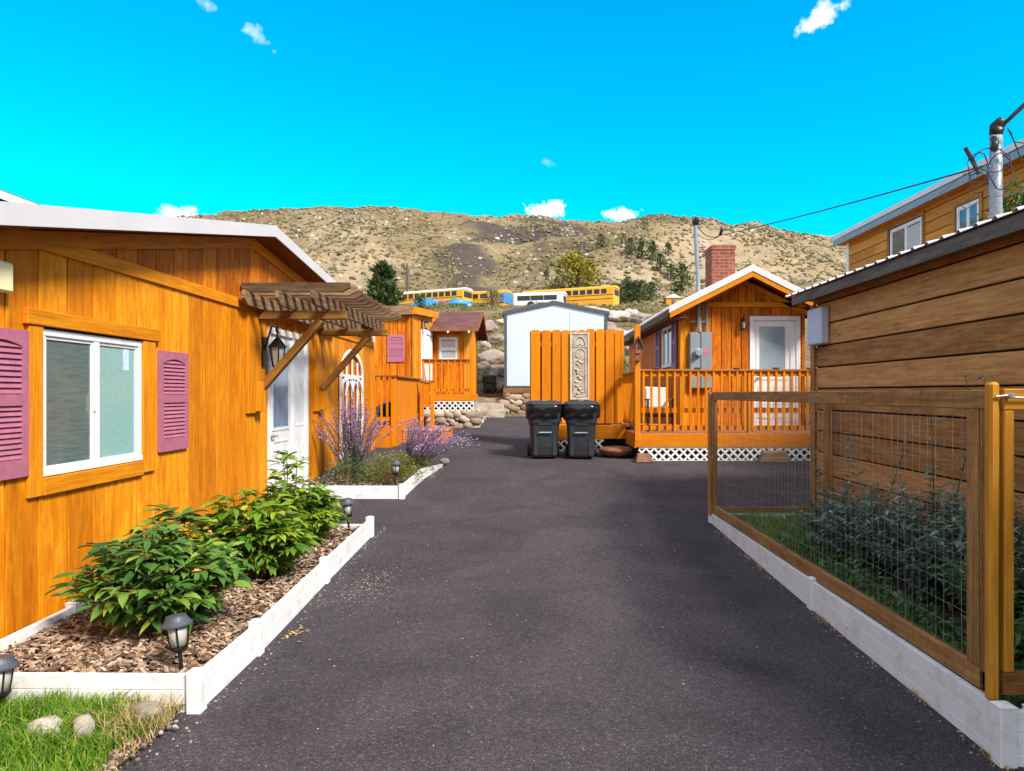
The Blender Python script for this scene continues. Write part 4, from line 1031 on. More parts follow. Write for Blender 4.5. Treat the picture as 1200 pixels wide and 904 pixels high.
for c in list(b3.children):
    if c.name.startswith('bag'): bpy.data.objects.remove(c)
mb = MB(); mb.blob((-1.40, 24.60, 1.95), (.035,.01,.07), 1, .1); o = mb.build('bin_mark', M['whitep'], None); bpy.data.objects.remove(o)

# reddish lid and block by the deck
mb = MB(); mb.lathe([(.20,0),(.27,.03),(.33,.09),(.34,.12),(.33,.14),(.25,.17),(.02,.19)], (1.62, 13.32, zd(13.3)+.01), 28)
o = mb.build('round_planter_lid', M['terracotta'], None, smooth=True); tag(o, 'round reddish brown wooden disc lying under the deck edge beside the bins', 'disc')
mb = MB(); p = V((2.03, 12.60, zd(12.6)+.003)); mb.hexa([p+V(q) for q in ((-.16,-.1,0),(.16,-.1,0),(.16,.12,0),(-.16,.12,0),(-.12,-.06,.15),(.08,-.06,.15),(.08,.10,.15),(-.12,.10,.15))])
o = mb.build('wedge_block', M['terracotta'], None, bevel=.008); tag(o, 'reddish brown wedge block on the asphalt at the corner of the lattice skirt', 'block')
mb = MB(); p = V((4.35, 12.66, zd(12.6))); mb.hexa([p+V(q) for q in ((-.28,-.1,0),(.3,-.1,0),(.3,.08,0),(-.28,.08,0),(-.2,-.06,.2),(.2,-.06,.2),(.2,.06,.2),(-.2,.06,.2))])
o = mb.build('step_block', M['pergola'], None, bevel=.008); tag(o, 'dark timber block against the lattice below the white cabin door', 'block')
# ================================================================ BROWN SHED on the right
SH = thing('shed', 'brown plank shed behind the wire fence with a corrugated roof on the right', 'shed', (4.8, 5.0, 0))
XS = 3.55; fr = FR(XS); YB = 8.82
mb = MB(); mb.box(XS+.012, 8.0, -1.5, YB-.02, 0, 2.95); mb.build('wall_core', M['dark'], SH)
mb = MB(); hplanks(mb, fr, -1.5, YB, -.10, 2.84, .257, .032, .015, seed=31); mb.build('wall', M['shed'], SH, bevel=.006)
mb = MB(); hplanks(mb, lambda u, d, z: V((u, YB-.02+d, z)), XS+.01, 8.0, -.10, 2.84, .257, .032, .028, seed=32); mb.build('end_wall', M['shed'], SH)
mb = MB(); mb.fbox(fr, YB-.09, YB+.02, .033, .06, 0, 2.74); mb.build('corner_trim', M['shed'], SH, bevel=.004)
mb = MB(); mb.box(3.30, 3.34, -1.8, 8.95, 2.75, 2.865); mb.build('eave_board', M['sheddark'], SH, bevel=.004)
mb = MB(); mb.box(3.34, XS+.0, -1.8, 8.93, 2.80, 2.82); mb.build('soffit', M['shed'], SH)
mb = MB()                                                    # corrugated metal roof rising away from the drive
y = -1.85
while y < 8.97:
    sl = .22
    for (a, b, z0, z1) in ((0, .15, 0, 0), (.15, .17, 0, .022), (.17, .195, .022, .022), (.195, .215, .022, 0)):
        ya, yb_ = y+a, y+b
        P = [(3.27, ya, 2.872+z0), (3.27, yb_, 2.872+z1), (8.3, yb_, 2.872+z1+sl*5.03), (8.3, ya, 2.872+z0+sl*5.03)]
        mb.hexa([P[0], P[1], P[2], P[3]] + [(q[0], q[1], q[2]+.006) for q in P])
    y += .215
mb.build('roof', M['metalroof'], SH)
bx = MB(); bx.box(XS-.14, XS-.034, 8.33, 8.74, 2.23, 2.67); bb_ = bx.build('junction_box', M['bluebox'], SH, bevel=.015)
mb = MB(); mb.tube([(XS-.05, 8.76, 2.72), (XS-.06, 8.79, 2.5), (XS-.05, 8.78, 2.2), (XS-.045, 8.6, 2.17)], .008, 6); mb.build('conduit', M['cable'], bb_)
# mast on the shed roof
MS = thing('service_mast', 'grey metal service mast with tangled cables rising above the brown shed roof', 'mast', (4.2, 6.4, 3.0))
mb = MB(); mb.tube([(4.2,6.4,2.95),(4.2,6.4,4.0)], .052, 14); mb.build('pipe', M['galv'], MS, smooth=True)
mb = MB(); mb.tube([(4.2,6.4,3.98),(4.2,6.38,4.05),(4.21,6.36,4.07),(4.22,6.33,4.05)], [.055,.062,.055,.04], 12); mb.tube([(4.16,6.37,3.93),(4.13,6.3,3.88),(4.10,6.27,3.80)], .03, 8); mb.build('weatherhead', M['black'], MS, smooth=True)
mb = MB()
def loop(c, rx, rz, n=16, ph=0, sp=.02):
    return [V((c[0]+rx*math.cos(ph+t*2*math.pi/n), c[1]+sp*math.sin(t*1.3), c[2]+rz*math.sin(ph+t*2*math.pi/n))) for t in range(n+1)]
mb.tube(loop((4.00,6.33,3.66), .10, .13), .006, 5); mb.tube(loop((4.10,6.3,3.72), .16, .11, ph=1), .006, 5); mb.tube(loop((3.98,6.3,3.52), .08, .09, ph=2), .005, 5); mb.tube(loop((4.18,6.3,3.62), .11, .16, ph=.5), .006, 5)
mb.tube([(4.24,6.3,4.0),(4.3,6.3,3.88),(4.45,6.3,3.86),(4.6,6.3,3.95)], .006, 5); mb.tube([(4.26,6.3,3.98),(4.36,6.3,3.72),(4.5,6.3,3.74),(4.62,6.3,3.9)], .006, 5)
mb.tube([(3.88,6.33,3.84),(3.95,6.33,3.72),(4.0,6.33,3.6)], [.018,.02,.012], 6)
mb.tube([(3.9,6.35,3.62),(3.70,6.4,3.45),(3.9,6.35,3.30),(4.05,6.3,3.38),(4.3,6.3,3.42),(4.65,6.25,3.72)], .004, 5)
mb.build('cable_coil', M['cable'], MS)
def sag(P, Q, s, n=20): P, Q = V(P), V(Q); return [P.lerp(Q, i/n)-V((0,0,s*4*(i/n)*(1-i/n))) for i in range(n+1)]
mb = MB(); pts = sag((4.05,6.35,3.68), (3.72,13.9,4.74), .03); mb.tube(pts, .0085, 6); mb.tube(sag((3.72,13.9,4.74),(3.30,14.07,4.98),.12,8), .009, 5); mb.tube(sag((3.72,13.9,4.74),(3.32,14.05,4.80),.10,8), .007, 5)
mb.tube([(3.72,13.9,4.74),(3.76,13.9,4.85),(3.74,13.88,4.92)], [.03,.035,.012], 6)
o = mb.build('power_cable', M['cable'], None, smooth=True); tag(o, 'black overhead cable sagging from the grey mast to the brick chimney cabin', 'cable')
mb = MB(); mb.tube(sag((4.215,6.36,4.03),(6.2,5.2,6.4),.05), [.016+.006*math.sin(i*1.1) for i in range(21)], 6); o = mb.build('supply_cable', M['cable'], None, smooth=True); tag(o, 'thick black cable rising from the grey mast out of the picture at right', 'cable')

# ================================================================ BIG HOUSE far right
BHs = thing('house', 'tall golden log sided house with white windows behind the brown shed roof', 'house', (12, 15, 0))
XB = 9.0; fB = FR(XB)
mb = MB(); mb.box(XB+.012, 17, 2.0, 20.05, 0, 5.95); mb.build('wall_core', M['siding_red'], BHs)
w1 = (16.22, 17.70, 4.92, 5.83-.02); w2 = (14.15, 14.95, 5.08, 5.62)
mb = MB(); hplanks(mb, fB, 2.0, 20.05, .3, 5.92, .26, .03, .016, openings=[(16.22,17.70,4.78,5.72),(14.15,14.95,4.95,5.56)], seed=41, joints=1); mb.build('wall', M['bigsiding'], BHs, bevel=.004)
mb = MB(); mb.fbox(fB, 19.93, 20.08, .03, .06, .3, 5.9); mb.build('corner_trim', M['whitep'], BHs)
win(BHs, fB, 16.25, 17.67, 4.78, 5.70, .0, 'v', 'glassb', 'glassb', .06, blinds=(0,))
win(BHs, fB, 14.18, 14.92, 4.95, 5.54, .0, 'v', 'glassb', 'glassb', .06)
for (a, b, c, e) in ((16.22,17.70,4.78,5.72), (14.15,14.95,4.95,5.56)):
    mb = MB(); mb.fbox(fB, a-.09, a, .031, .055, c, e); mb.fbox(fB, b, b+.09, .031, .055, c, e); mb.fbox(fB, a-.09, b+.09, .031, .06, e, e+.09); mb.build('window_trim', M['fence'], BHs)
mb = MB(); mb.box(XB-.32, XB-.28, 1.8, 20.35, 5.84, 5.99); mb.build('gutter', M['grey'], BHs)
mb = MB(); mb.box(XB-.28, XB+.02, 1.8, 20.33, 5.87, 5.89); mb.build('soffit', M['trim'], BHs)
mb = MB(); mb.hexa([(XB-.33,1.75,6.01),(14,1.75,8.3),(14,20.4,8.3),(XB-.33,20.4,6.01),(XB-.33,1.75,6.13),(14,1.75,8.42),(14,20.4,8.42),(XB-.33,20.4,6.13)])
mb.hexa([(14,1.75,8.3),(19,1.75,6.0),(19,20.4,6.0),(14,20.4,8.3),(14,1.75,8.35),(19,1.75,6.05),(19,20.4,6.05),(14,20.4,8.35)]); mb.build('roof', M['metalroof'], BHs)

# ================================================================ WHITE BORDERS
def border(parent, pts, zt, posts, zbf=None, gr=2, pw=.075, th=.035):
    zbf = zbf or (lambda x, y: zd(y)-.04)
    for (a, b) in zip(pts, pts[1:]):
        mb = MB(); P, Q = V((a[0],a[1],0)), V((b[0],b[1],0)); ax = (Q-P).normalized(); nn = V((ax.y,-ax.x,0))*th/2
        ta, tb = zt(*a), zt(*b); ba, bb = zbf(*a), zbf(*b)
        k = gr+1
        for i in range(k):
            f0, f1 = i/k, (i+1)/k; e = .003 if i else 0
            za0, za1 = ba+(ta-ba)*f0+e, ba+(ta-ba)*f1; zb0, zb1 = bb+(tb-bb)*f0+e, bb+(tb-bb)*f1
            Z = V((0,0,1))
            mb.hexa([P-nn+Z*za0, Q-nn+Z*zb0, Q+nn+Z*zb0, P+nn+Z*za0, P-nn+Z*za1, Q-nn+Z*zb1, Q+nn+Z*zb1, P+nn+Z*za1])
            if i: mb.hexa([P-nn*.8+Z*(za0-.004), Q-nn*.8+Z*(zb0-.004), Q+nn*.8+Z*(zb0-.004), P+nn*.8+Z*(za0-.004), P-nn*.8+Z*(za0+.001), Q-nn*.8+Z*(zb0+.001), Q+nn*.8+Z*(zb0+.001), P+nn*.8+Z*(za0+.001)])
        mb.build('board', M['white'], parent, bevel=.003)
    for (x, y) in posts:
        z = zt(x, y)+.018; h = pw/2; mb = MB(); mb.box(x-h, x+h, y-h, y+h, zbf(x, y), z)
        mb.hexa([(x-h-.006,y-h-.006,z),(x+h+.006,y-h-.006,z),(x+h+.006,y+h+.006,z),(x-h-.006,y+h+.006,z),(x-h*.5,y-h*.5,z+.012),(x+h*.5,y-h*.5,z+.012),(x+h*.5,y+h*.5,z+.012),(x-h*.5,y+h*.5,z+.012)])
        mb.build('post', M['white'], parent, bevel=.004)
B1 = thing('flower_bed_border', 'white vinyl border round the near left bark mulch bed by the lawn', 'border', (-2.4, 5.5, .1))
border(B1, [(-3.06,3.62),(-1.69,3.60),(-1.68,4.36),(-1.70,5.88),(-1.69,7.50)], lambda x, y: zd(y)+.185, [(-1.69,3.60),(-1.68,4.36),(-1.70,5.88),(-1.69,7.50)])
border(B1, [(-3.07,3.8),(-3.07,4.72),(-3.07,7.5)], lambda x, y: zd(y)+.17, [(-3.07,4.78)])
border(B1, [(-1.69,7.50),(-3.1,7.50)], lambda x, y: zd(y)+.13, [])
B2 = thing('flower_bed_border', 'white vinyl border round the far left bed of purple flowers', 'border', (-2.4, 10.5, .2))
border(B2, [(-3.12,9.52),(-1.72,9.50),(-1.66,10.9),(-1.50,12.1)], lambda x, y: zd(y)+.17-.12*sm(10.9,12.1,y), [(-1.71,9.50)])
B3 = thing('fence_kerb', 'long white vinyl border with grooves under the wire garden fence', 'border', (2.1, 5.5, .1))
border(B3, [(2.075,3.12),(2.085,5.22),(2.10,8.16)], lambda x, y: .27, [(2.085,5.22)], gr=2)
border(B3, [(2.075,3.10),(2.22,3.08),(4.0,3.06)], lambda x, y: .27, [(2.07,3.10),(2.19,3.07)], gr=2)
border(B3, [(2.10,8.18),(3.5,8.20)], lambda x, y: .27, [(2.10,8.18)])

# soil and mulch
def sheet(name, x0, x1, y0, y1, dz, mat, nx=14, ny=40, amp=.02, kind='structure', edge=None):
    mb = MB(); vs = []
    for j in range(ny+1):
        for i in range(nx+1):
            x = x0+(x1-x0)*i/nx; y = y0+(y1-y0)*j/ny
            if edge: x = min(x, edge(y))
            vs.append((x, y, zd(y)+dz+amp*noise.noise(V((x*5,y*5,2)))))
    mb.faces(vs, [(j*(nx+1)+i, j*(nx+1)+i+1, (j+1)*(nx+1)+i+1, (j+1)*(nx+1)+i) for j in range(ny) for i in range(nx)])
    o = mb.build(name, mat, None, smooth=True); o['kind'] = kind; return o
sheet('mulch_bed', -3.17, -1.69, 3.62, 7.49, .09, M['soil'])
sheet('flower_bed', -3.17, -1.70, 9.52, 12.0, .09, M['soil'], edge=lambda y: -1.68+.15*sm(10.5,12,y))
sheet('garden_bed', 2.11, 3.53, 3.12, 8.18, .08, M['soil'], amp=.04)
sheet('lawn_soil', -4.2, -1.72, -2.0, 3.59, .03, M['soil'], 20, 40, edge=lambda y: -1.74-.16*abs(noise.noise(V((0,y*3,0)))))
def chips(name, regs, n, label):
    mb = MB()
    for _ in range(n):
        x0, x1, y0, y1 = random.choice(regs); x, y = U(x0, x1), U(y0, y1)
        L, W, T = U(.006,.034), U(.005,.014), U(.002,.007); a = U(0, 6.28); e = U(-.5,.5)
        ax = V((math.cos(a)*math.cos(e), math.sin(a)*math.cos(e), math.sin(e))); p = V((x, y, zd(y)+.105+U(0,.022)+.02*noise.noise(V((x*5,y*5,2)))))
        mb.beam(p-ax*L, p+ax*L, W*2, T, up=(U(-.4,.4),U(-.4,.4),1))
    o = mb.build(name, M['mulch'], None, normals=False); o['kind'] = 'stuff'; return o
chips('bark_mulch', [(-3.1,-1.73,3.68,5.4)]*3+[(-3.1,-1.73,5.2,7.45)]*2, 9500, '')
chips('bark_mulch', [(-3.1,-1.75,9.55,11.6)], 900, '')

# ================================================================ GARDEN FENCE
GF = thing('wire_fence', 'brown timber and welded wire fence round the right garden bed', 'fence', (2.1, 5.7, .3))
x = 2.11
mb = MB(); mb.box(x-.02, x+.02, 3.24, 8.20, 1.575, 1.665); mb.build('top_rail', M['fence'], GF, bevel=.004)
mb = MB(); mb.box(x-.045, x+.045, 3.24, 8.20, 1.667, 1.70); mb = MB()
mb.box(x-.02, x+.02, 3.24, 8.20, .276, .37); mb.build('bottom_rail', M['fence'], GF, bevel=.004)
for y in (3.36, 8.10): mb = MB(); mb.box(x-.018, x+.018, y-.045, y+.045, .372, 1.573); mb.build('post', M['fence'], GF, bevel=.004)
mb = MB(); mb.box(x-.055, x-.022, 8.13, 8.21, .25, 1.66); mb.build('post', M['fence'], GF, bevel=.004)
mb = MB(); mb.box(2.13, 3.53, 8.16, 8.20, 1.575, 1.66); mb.build('cross_rail', M['fence'], GF, bevel=.004)
mb = MB(); mb.box(2.13, 3.53, 8.16, 8.20, .276, .34); mb.build('cross_rail', M['fence'], GF, bevel=.004)
mb = MB(); mb.box(3.37, 3.46, 8.11, 8.155, .15, 1.68); mb.build('post', M['fence'], GF, bevel=.004)
mb = MB(); rw = .0012; xw = x-.024
def wire(p, q, r=rw): mb.tube([p, q], r, 3, caps=False)
y = 3.28
while y < 8.2:
    mb.tube([(xw+U(-.001,.001), y+U(-.003,.003), .27), (xw-.003, y+U(-.004,.004), .95), (xw, y+U(-.003,.003), 1.66)], rw, 3, caps=False); y += .074
z = .30
while z < 1.66:
    mb.tube([(xw+.002*math.sin(k), 3.26+(8.2-3.26)*k/14, z+U(-.003,.003)) for k in range(15)], rw*1.15, 3, caps=False); z += .1016
mb.build('wire_mesh', M['wire'], GF, normals=False)
mb = MB(); xx = 2.15
while xx < 3.5: wire((xx, 8.155, .27), (xx, 8.155, 1.65)); xx += .074
z = .30
while z < 1.66: wire((2.12, 8.153, z), (3.45, 8.153, z)); z += .1016
mb.build('wire_mesh', M['wire'], GF, normals=False)
mb = MB(); mb.box(2.052, 2.100, 3.165, 3.215, .27, 1.70); mb.build('corner_post', M['goldpost'], GF, bevel=.012)
mb = MB(); mb.box(2.09, 2.13, 3.22, 3.30, .27, 1.573); mb.build('corner_board', M['fence'], GF, bevel=.004)
# gate
GT = thing('garden_gate', 'golden timber and wire gate closed by a metal hook at the right edge', 'gate', (2.7, 3.2, .3))
mb = MB(); mb.box(2.115, 3.2, 3.17, 3.21, 1.575, 1.67); mb.build('top_rail', M['goldpost'], GT, bevel=.004)
mb = MB(); mb.box(2.115, 3.2, 3.17, 3.21, .30, .40); mb.build('bottom_rail', M['fence'], GT, bevel=.004)
for a in (2.12, 3.11): mb = MB(); mb.box(a, a+.045, 3.172, 3.208, .402, 1.573); mb.build('stile', M['goldpost'], GT, bevel=.004)
mb = MB(); xx = 2.20
while xx < 3.2: wire((xx+.04, 3.165, .32), (xx+.045, 3.165, 1.66), .0018); xx += .0762
z = .36
while z < 1.64: wire((2.2, 3.163, z), (3.18, 3.163, z), .0018); z += .1016
mb.build('wire_mesh', M['wire'], GT, normals=False)
mb = MB(); mb.tube([(2.07,3.155,1.635),(2.12,3.15,1.64),(2.14,3.15,1.632),(2.25,3.155,1.625),(2.27,3.16,1.63)], .0055, 6); mb.lathe([(.004,-.012),(.015,-.008),(.015,.008),(.004,.012)], (2.135,3.15,1.638), 10); mb.lathe([(.004,-.01),(.014,-.007),(.014,.007),(.004,.01)], (2.262,3.155,1.63), 10); mb.build('hook', M['galv'], GT)

# ================================================================ PATH LAMPS
def make_lamp():
    t = thing('path_lamp', 'x', 'garden lamp')
    mb = MB(); mb.tube([(0,0,-.06),(0,0,.16)], .011, 8); mb.build('stake', M['black'], t)
    mb = MB(); mb.lathe([(.012,.14),(.035,.15),(.048,.165),(.048,.178),(.03,.18)], (0,0,0), 8)
    for k in range(4):
        a = k*math.pi/2+.4; mb.tube([(.043*math.cos(a),.043*math.sin(a),.175),(.056*math.cos(a),.056*math.sin(a),.285)], .0045, 4)
    mb.build('cage', M['black'], t)
    mb = MB(); mb.lathe([(.038,.178),(.050,.285)], (0,0,0), 16); mb.build('lamp_glass', M['lampglass'], t, smooth=True)
    mb = MB(); mb.lathe([(.05,.283),(.079,.285),(.080,.294),(.062,.312),(.052,.330),(.05,.338),(.01,.340)], (0,0,0), 24); mb.build('cap', M['charcoal'], t)
    return t
lp = make_lamp()
spots = [(-1.86,3.80,.08,R(-7),'black path lamp in the mulch at the near corner of the white border'), (-1.86,7.30,.10,R(-4),'black path lamp at the far end of the near left mulch bed'),
         (-1.86,9.80,.12,R(3),'black path lamp in front of the purple flower bed'), (-2.52,3.36,.02,R(5),'black path lamp at the left edge beside the lawn and the orange wall')]
for i, (a, b, dz, tl, lab) in enumerate(spots):
    o = lp if i == 0 else copy_tree(lp)
    o.location = (a, b, zd(b)+dz); o.rotation_euler = (tl*.3, tl, i*.7); o['label'] = lab; o['group'] = 'garden path lamps'

# ================================================================ PLANTS
def peony(name, label, cx, cy, z0, rx, h, n, mat, seed, stray=0, flowers=0):
    random.seed(seed); t = thing(name, label, 'plant', (cx, cy, z0), 'leafy peony plants along the orange wall'); lv = MB(); st = MB(); fl_ = MB()
    for i in range(n):
        a = U(0, 6.283); k = math.sqrt(U(.02,1)); lean = k*rx; hh = h*(1-.48*k*k)*U(.62,1.08)
        if i < stray: hh = h*1.35; lean *= .4
        p0 = V((cx+math.cos(a)*.08*k, cy+math.sin(a)*.08*k, z0)); p3 = V((cx+math.cos(a)*lean, cy+math.sin(a)*lean*1.0, z0+hh))
        p1 = p0.lerp(p3, .4)+V((0,0,hh*.14)); pts = [p0, p1, p0.lerp(p3,.75)+V((0,0,hh*.10)), p3]
        st.tube(pts, [.006,.005,.004,.003], 5)
        for q in range(7):
            f = .25+.75*q/6
            seg = min(int(f*3), 2); b = pts[seg].lerp(pts[seg+1], f*3-seg)
            aa = a + q*2.4+U(-.4,.4); 
            dr = V((math.cos(aa), math.sin(aa), U(.1,.55))).normalized()
            e = b + dr*U(.06,.12); st.tube([b, e], .0022, 3, caps=False)
            rb = random.random()
            for w_ in (-.9,-.5,0,.55,.95):
                c_, s_ = math.cos(w_), math.sin(w_)
                d2 = V((dr.x*c_-dr.y*s_, dr.x*s_+dr.y*c_, dr.z*.6+U(-.12,.35)))
                lv.leaf(e-dr*(U(.0,.09) if w_ else 0)+V((U(-.015,.015),U(-.015,.015),U(-.02,.02))), d2, (U(-.5,.5),U(-.5,.5),1), U(.10,.16), U(.036,.056), U(.1,.65), min(1,max(0,rb*.6+U(0,.4))), True)
    for i in range(flowers):
        a = U(3.6, 5.9); p = V((cx+math.cos(a)*rx*.75, cy+math.sin(a)*rx*.75, z0+h*U(.55,.72)))
        fl_ = MB()
        for q in range(9): fl_.leaf(p, (U(-1,1),U(-1,1),U(-.2,1)), (0,0,1), .035, .032, .2)
        fl_.build('flower', M['flower'], t, normals=False)
    st.build('stem', M['stem'], t, normals=False); lv.build('foliage', mat, t, normals=False, smooth=True)
    return t
peony('peony_bush', 'largest dark green leafy bush with faded orange blooms, nearest the camera', -2.33, 4.50, zd(4.5)+.08, .43, .72, 84, M['peony'], 11, 0, 4)
peony('peony_bush', 'middle yellow green leafy bush in the mulch bed, beyond the dark green one', -2.24, 5.65, zd(5.6)+.08, .42, .70, 70, M['peonyy'], 12, 0, 2)
peony('peony_bush', 'farthest leafy bush of the mulch bed with one tall stalk before the white door', -2.25, 6.75, zd(6.7)+.08, .38, .62, 60, M['peonyy'], 13, 3, 0)
random.seed(21)
def sagep(label, cx, cy, z0, n, h, spread, dirs, seed, lo=.3):
    random.seed(seed); t = thing('russian_sage', label, 'plant', (cx, cy, z0), 'purple flowering sage plants'); st = MB(); fl_ = MB(); lv = MB()
    for i in range(n):
        a = U(*dirs); k = U(.1,1); L = h*U(.75,1.1)
        dx, dy = math.cos(a)*spread*k, math.sin(a)*spread*k
        p0 = V((cx+dx*.2+U(-.1,.1), cy+dy*.2+U(-.1,.1), z0)); p3 = p0+V((dx, dy, L*(1-.45*k)))
        p1 = p0.lerp(p3,.5)+V((0,0,.12*L*k)); pts = [p0, p0.lerp(p1,.5)+V((0,0,.03)), p1, p1.lerp(p3,.55)+V((0,0,.05*k)), p3]
        st.tube(pts, [.004,.003,.0025,.002,.0012], 3, caps=False)
        for q in range(26):
            f = lo+(1-lo)*q/25; s_ = min(int(f*4),3); b = pts[s_].lerp(pts[s_+1], f*4-s_)
            for _ in range(2): 
                dd = V((U(-1,1),U(-1,1),U(-.1,1)))
                fl_.leaf(b, dd, (0,0,1), U(.02,.038), .016, .1)
        for q in range(9):
            f = U(0,.4); s_ = min(int(f*4),3); b = pts[s_].lerp(pts[s_+1], f*4-s_)
            lv.leaf(b, (U(-1,1),U(-1,1),U(0,1)), (0,0,1), U(.03,.06), .013, .2)
    st.build('stem', M['sage'], t, normals=False); fl_.build('flower_spike', M['purple'], t, normals=False); lv.build('foliage', M['sage'], t, normals=False)
sagep('tall purple sage plant against the orange wall by the arched trellis', -2.62, 10.5, zd(10.5)+.1, 150, 1.3, .50, (0, 6.28), 31)
sagep('purple sage plant sprawling towards the driveway at the end of the flower bed', -1.95, 11.5, zd(11.5)+.1, 150, .80, 1.0, (-1.3, 1.9), 32)
def mound(name, label, cx, cy, z0, rx, ry, h, n, mat, L=.04, cat='plant', group=None, stems=True, seed=1, W=.35):
    random.seed(seed); t = thing(name, label, cat, (cx, cy, z0), group); lv = MB(); st = MB()
    for i in range(n):
        a = U(0,6.283); ph = math.acos(U(0,1)); rr_ = U(.55,1.03)*(1+.22*noise.noise(V((math.cos(a)*2, math.sin(a)*2, ph*2+seed))))
        p = V((cx+rx*rr_*math.sin(ph)*math.cos(a), cy+ry*rr_*math.sin(ph)*math.sin(a), z0+h*rr_*math.cos(ph)))
        d = V((math.cos(a)*math.sin(ph)+U(-.6,.6), math.sin(a)*math.sin(ph)+U(-.6,.6), math.cos(ph)+U(-.4,.6)))
        lv.leaf(p, d, (U(-1,1),U(-1,1),1), L*U(.6,1.3), L*W, .3)
        if i % 30 == 0: st.tube([(cx+U(-.05,.05), cy+U(-.05,.05), z0), p], .003, 3, caps=False)
    st.build('stem', M['stem'], t, normals=False); lv.build('foliage', mat, t, normals=False)
    return t
mound('garden_shrub', 'low green and gold mounded shrub behind the lamp in the purple flower bed', -2.05, 10.35, zd(10.3)+.08, .48, .5, .42, 3400, M['mound'], .038, seed=41)
mound('garden_shrub', 'low green shrub at the end of the flower bed nearest the asphalt', -1.82, 11.25, zd(11.2)+.08, .28, .5, .26, 1500, M['mound'], .036, seed=42)
mound('garden_shrub', 'grey green shrub against the orange wall in the purple flower bed', -2.62, 10.2, zd(10.2)+.08, .33, .4, .38, 1500, M['sage'], .038, seed=43)
# dark bushes in the right bed
def buddleia(label, cx, cy, z0, n, h, spread, seed, mat='buddleia', tall=2):
    random.seed(seed); t = thing('butterfly_bush', label, 'plant', (cx, cy, z0), 'blue green bushes in the right garden bed'); st = MB(); lv = MB()
    for i in range(n):
        a = U(0,6.28); k = math.sqrt(U(0,1)); L = h*U(.45,1.05)*(1-.45*k)
        if i < tall: L = h*1.35; k = .5
        p0 = V((cx+U(-.06,.06), cy+U(-.06,.06), z0)); p3 = p0+V((math.cos(a)*spread*k*.95, math.sin(a)*spread*k*1.45, L)); p3.x = min(p3.x, 3.46)
        p1 = p0.lerp(p3,.5)+V((0,0,.1*L)); pts = [p0,p1,p3]
        st.tube(pts, [.006,.004,.002], 4, caps=False)
        m_ = 15
        for q in range(m_):
            f = .12+.88*q/(m_-1); s_ = min(int(f*2),1); b = pts[s_].lerp(pts[s_+1], f*2-s_); aa = U(0,6.28)
            for w_ in (0, 3.14, 1.57, 4.7):
                d = V((math.cos(aa+w_), math.sin(aa+w_), U(.1,.9))); sz = (.135-.06*f)*U(.7,1.2)
                lv.leaf(b, d, (0,0,1), sz, sz*.30, U(.2,.6))
    st.build('stem', M['sage'], t, normals=False); lv.build('foliage', M[mat], t, normals=False)
gz = lambda y: zd(y)+.06
buddleia('grey green bush in the right bed with a tall silvery shoot', 2.95, 4.35, gz(4.3), 110, 1.22, .5, 51)
buddleia('dark green bush of the right bed nearest the gate', 2.75, 3.75, gz(3.7), 80, .95, .42, 52, 'buddleiag', 0)
buddleia('blue green bush in the middle of the right bed against the brown planks', 2.95, 5.15, gz(5.1), 105, 1.12, .5, 53)
buddleia('blue grey bush of the right bed just beyond its middle bush', 2.90, 5.95, gz(6), 80, .85, .5, 54)
buddleia('smallest blue grey bush at the far end of the right bed', 2.95, 6.75, gz(6.8), 60, .70, .45, 55)
for i, (x, y, s_, lab) in enumerate(((2.42,3.75,.30,'low green weed clump beside the gate inside the wire fence'),(2.40,4.6,.28,'low green weed clump at the fence in front of the tallest bush'),(2.42,5.4,.30,'low green weed clump at the fence near the middle of the right bed'),(2.45,6.3,.32,'low green weed clump at the fence towards the far end of the right bed'))):
    mound('weed_clump', lab, x, y, gz(y), s_, s_*1.5, .20, 900, M['buddleiag'], .06, seed=60+i, group='low weeds in the right bed')
# grass
def grass(name, n, fn, mat, L=(.05,.13), W=.0045, lean=.5):
    mb = MB()
    for _ in range(n):
        x, y, z, s_ = fn()
        mb.blade((x, y, z), (U(-lean,lean), U(-lean,lean), 1), U(*L)*s_, W*U(.7,1.4), (U(-.45,.45), U(-.45,.45), -.12))
    o = mb.build(name, mat, None, normals=False); o['kind'] = 'stuff'; return o
random.seed(61)
def fl1():
    while True:
        x, y = U(-3.15,-1.74), U(2.2,3.56)
        edge = -1.80-.10*noise.noise(V((x,y*4,0)))
        if x > edge: continue
        if x > -2.05 and random.random() < .45*(x+2.05)/.2: continue
        q = noise.noise(V((x*3.5,y*3.5,4)))
        if q < -.28 and random.random() < .7: continue
        return x, y, zd(y)+.03, .75+.5*q+.35*sm(-2.0,-2.7,x)
grass('lawn_grass', 24000, fl1, M['grass'], (.07,.17), .0055)
def fl2():
    a = random.gauss(0,.13); b = random.gauss(0,.10); return min(-1.735, -1.86+a*.8), min(3.55, 3.38+b), zd(3.4)+.03, 1
grass('dry_grass', 520, fl2, M['drygrass'], (.06,.18), .004, .9)
def fl3():
    x = U(-2.1,-1.72); y = U(2.3,3.3); return x, y, zd(y)+.032, .5
grass('dry_grass', 1500, fl3, M['drygrass'], (.04,.10), .004, 1.2)
def fl4():
    if random.random() < .5: y = U(7.0,8.15); x = U(2.14,3.4)
    else: y = U(3.2,7); x = U(2.14,2.6)
    return x, y, gz(y), 1
grass('garden_weeds', 3600, fl4, M['grass'], (.05,.2), .006, .6)
cl = [(2.06, y) for y in (3.08,3.15,3.75,4.9,5.0,6.3,6.6,7.4,7.6)]
def fl5():
    c = random.choice(cl); y = c[1]+random.gauss(0,.07); return 2.065-abs(random.gauss(0,.025)), y, zd(y)+.003, .6
grass('dry_grass', 420, fl5, M['drygrass'], (.03,.09), .003, 1.6)
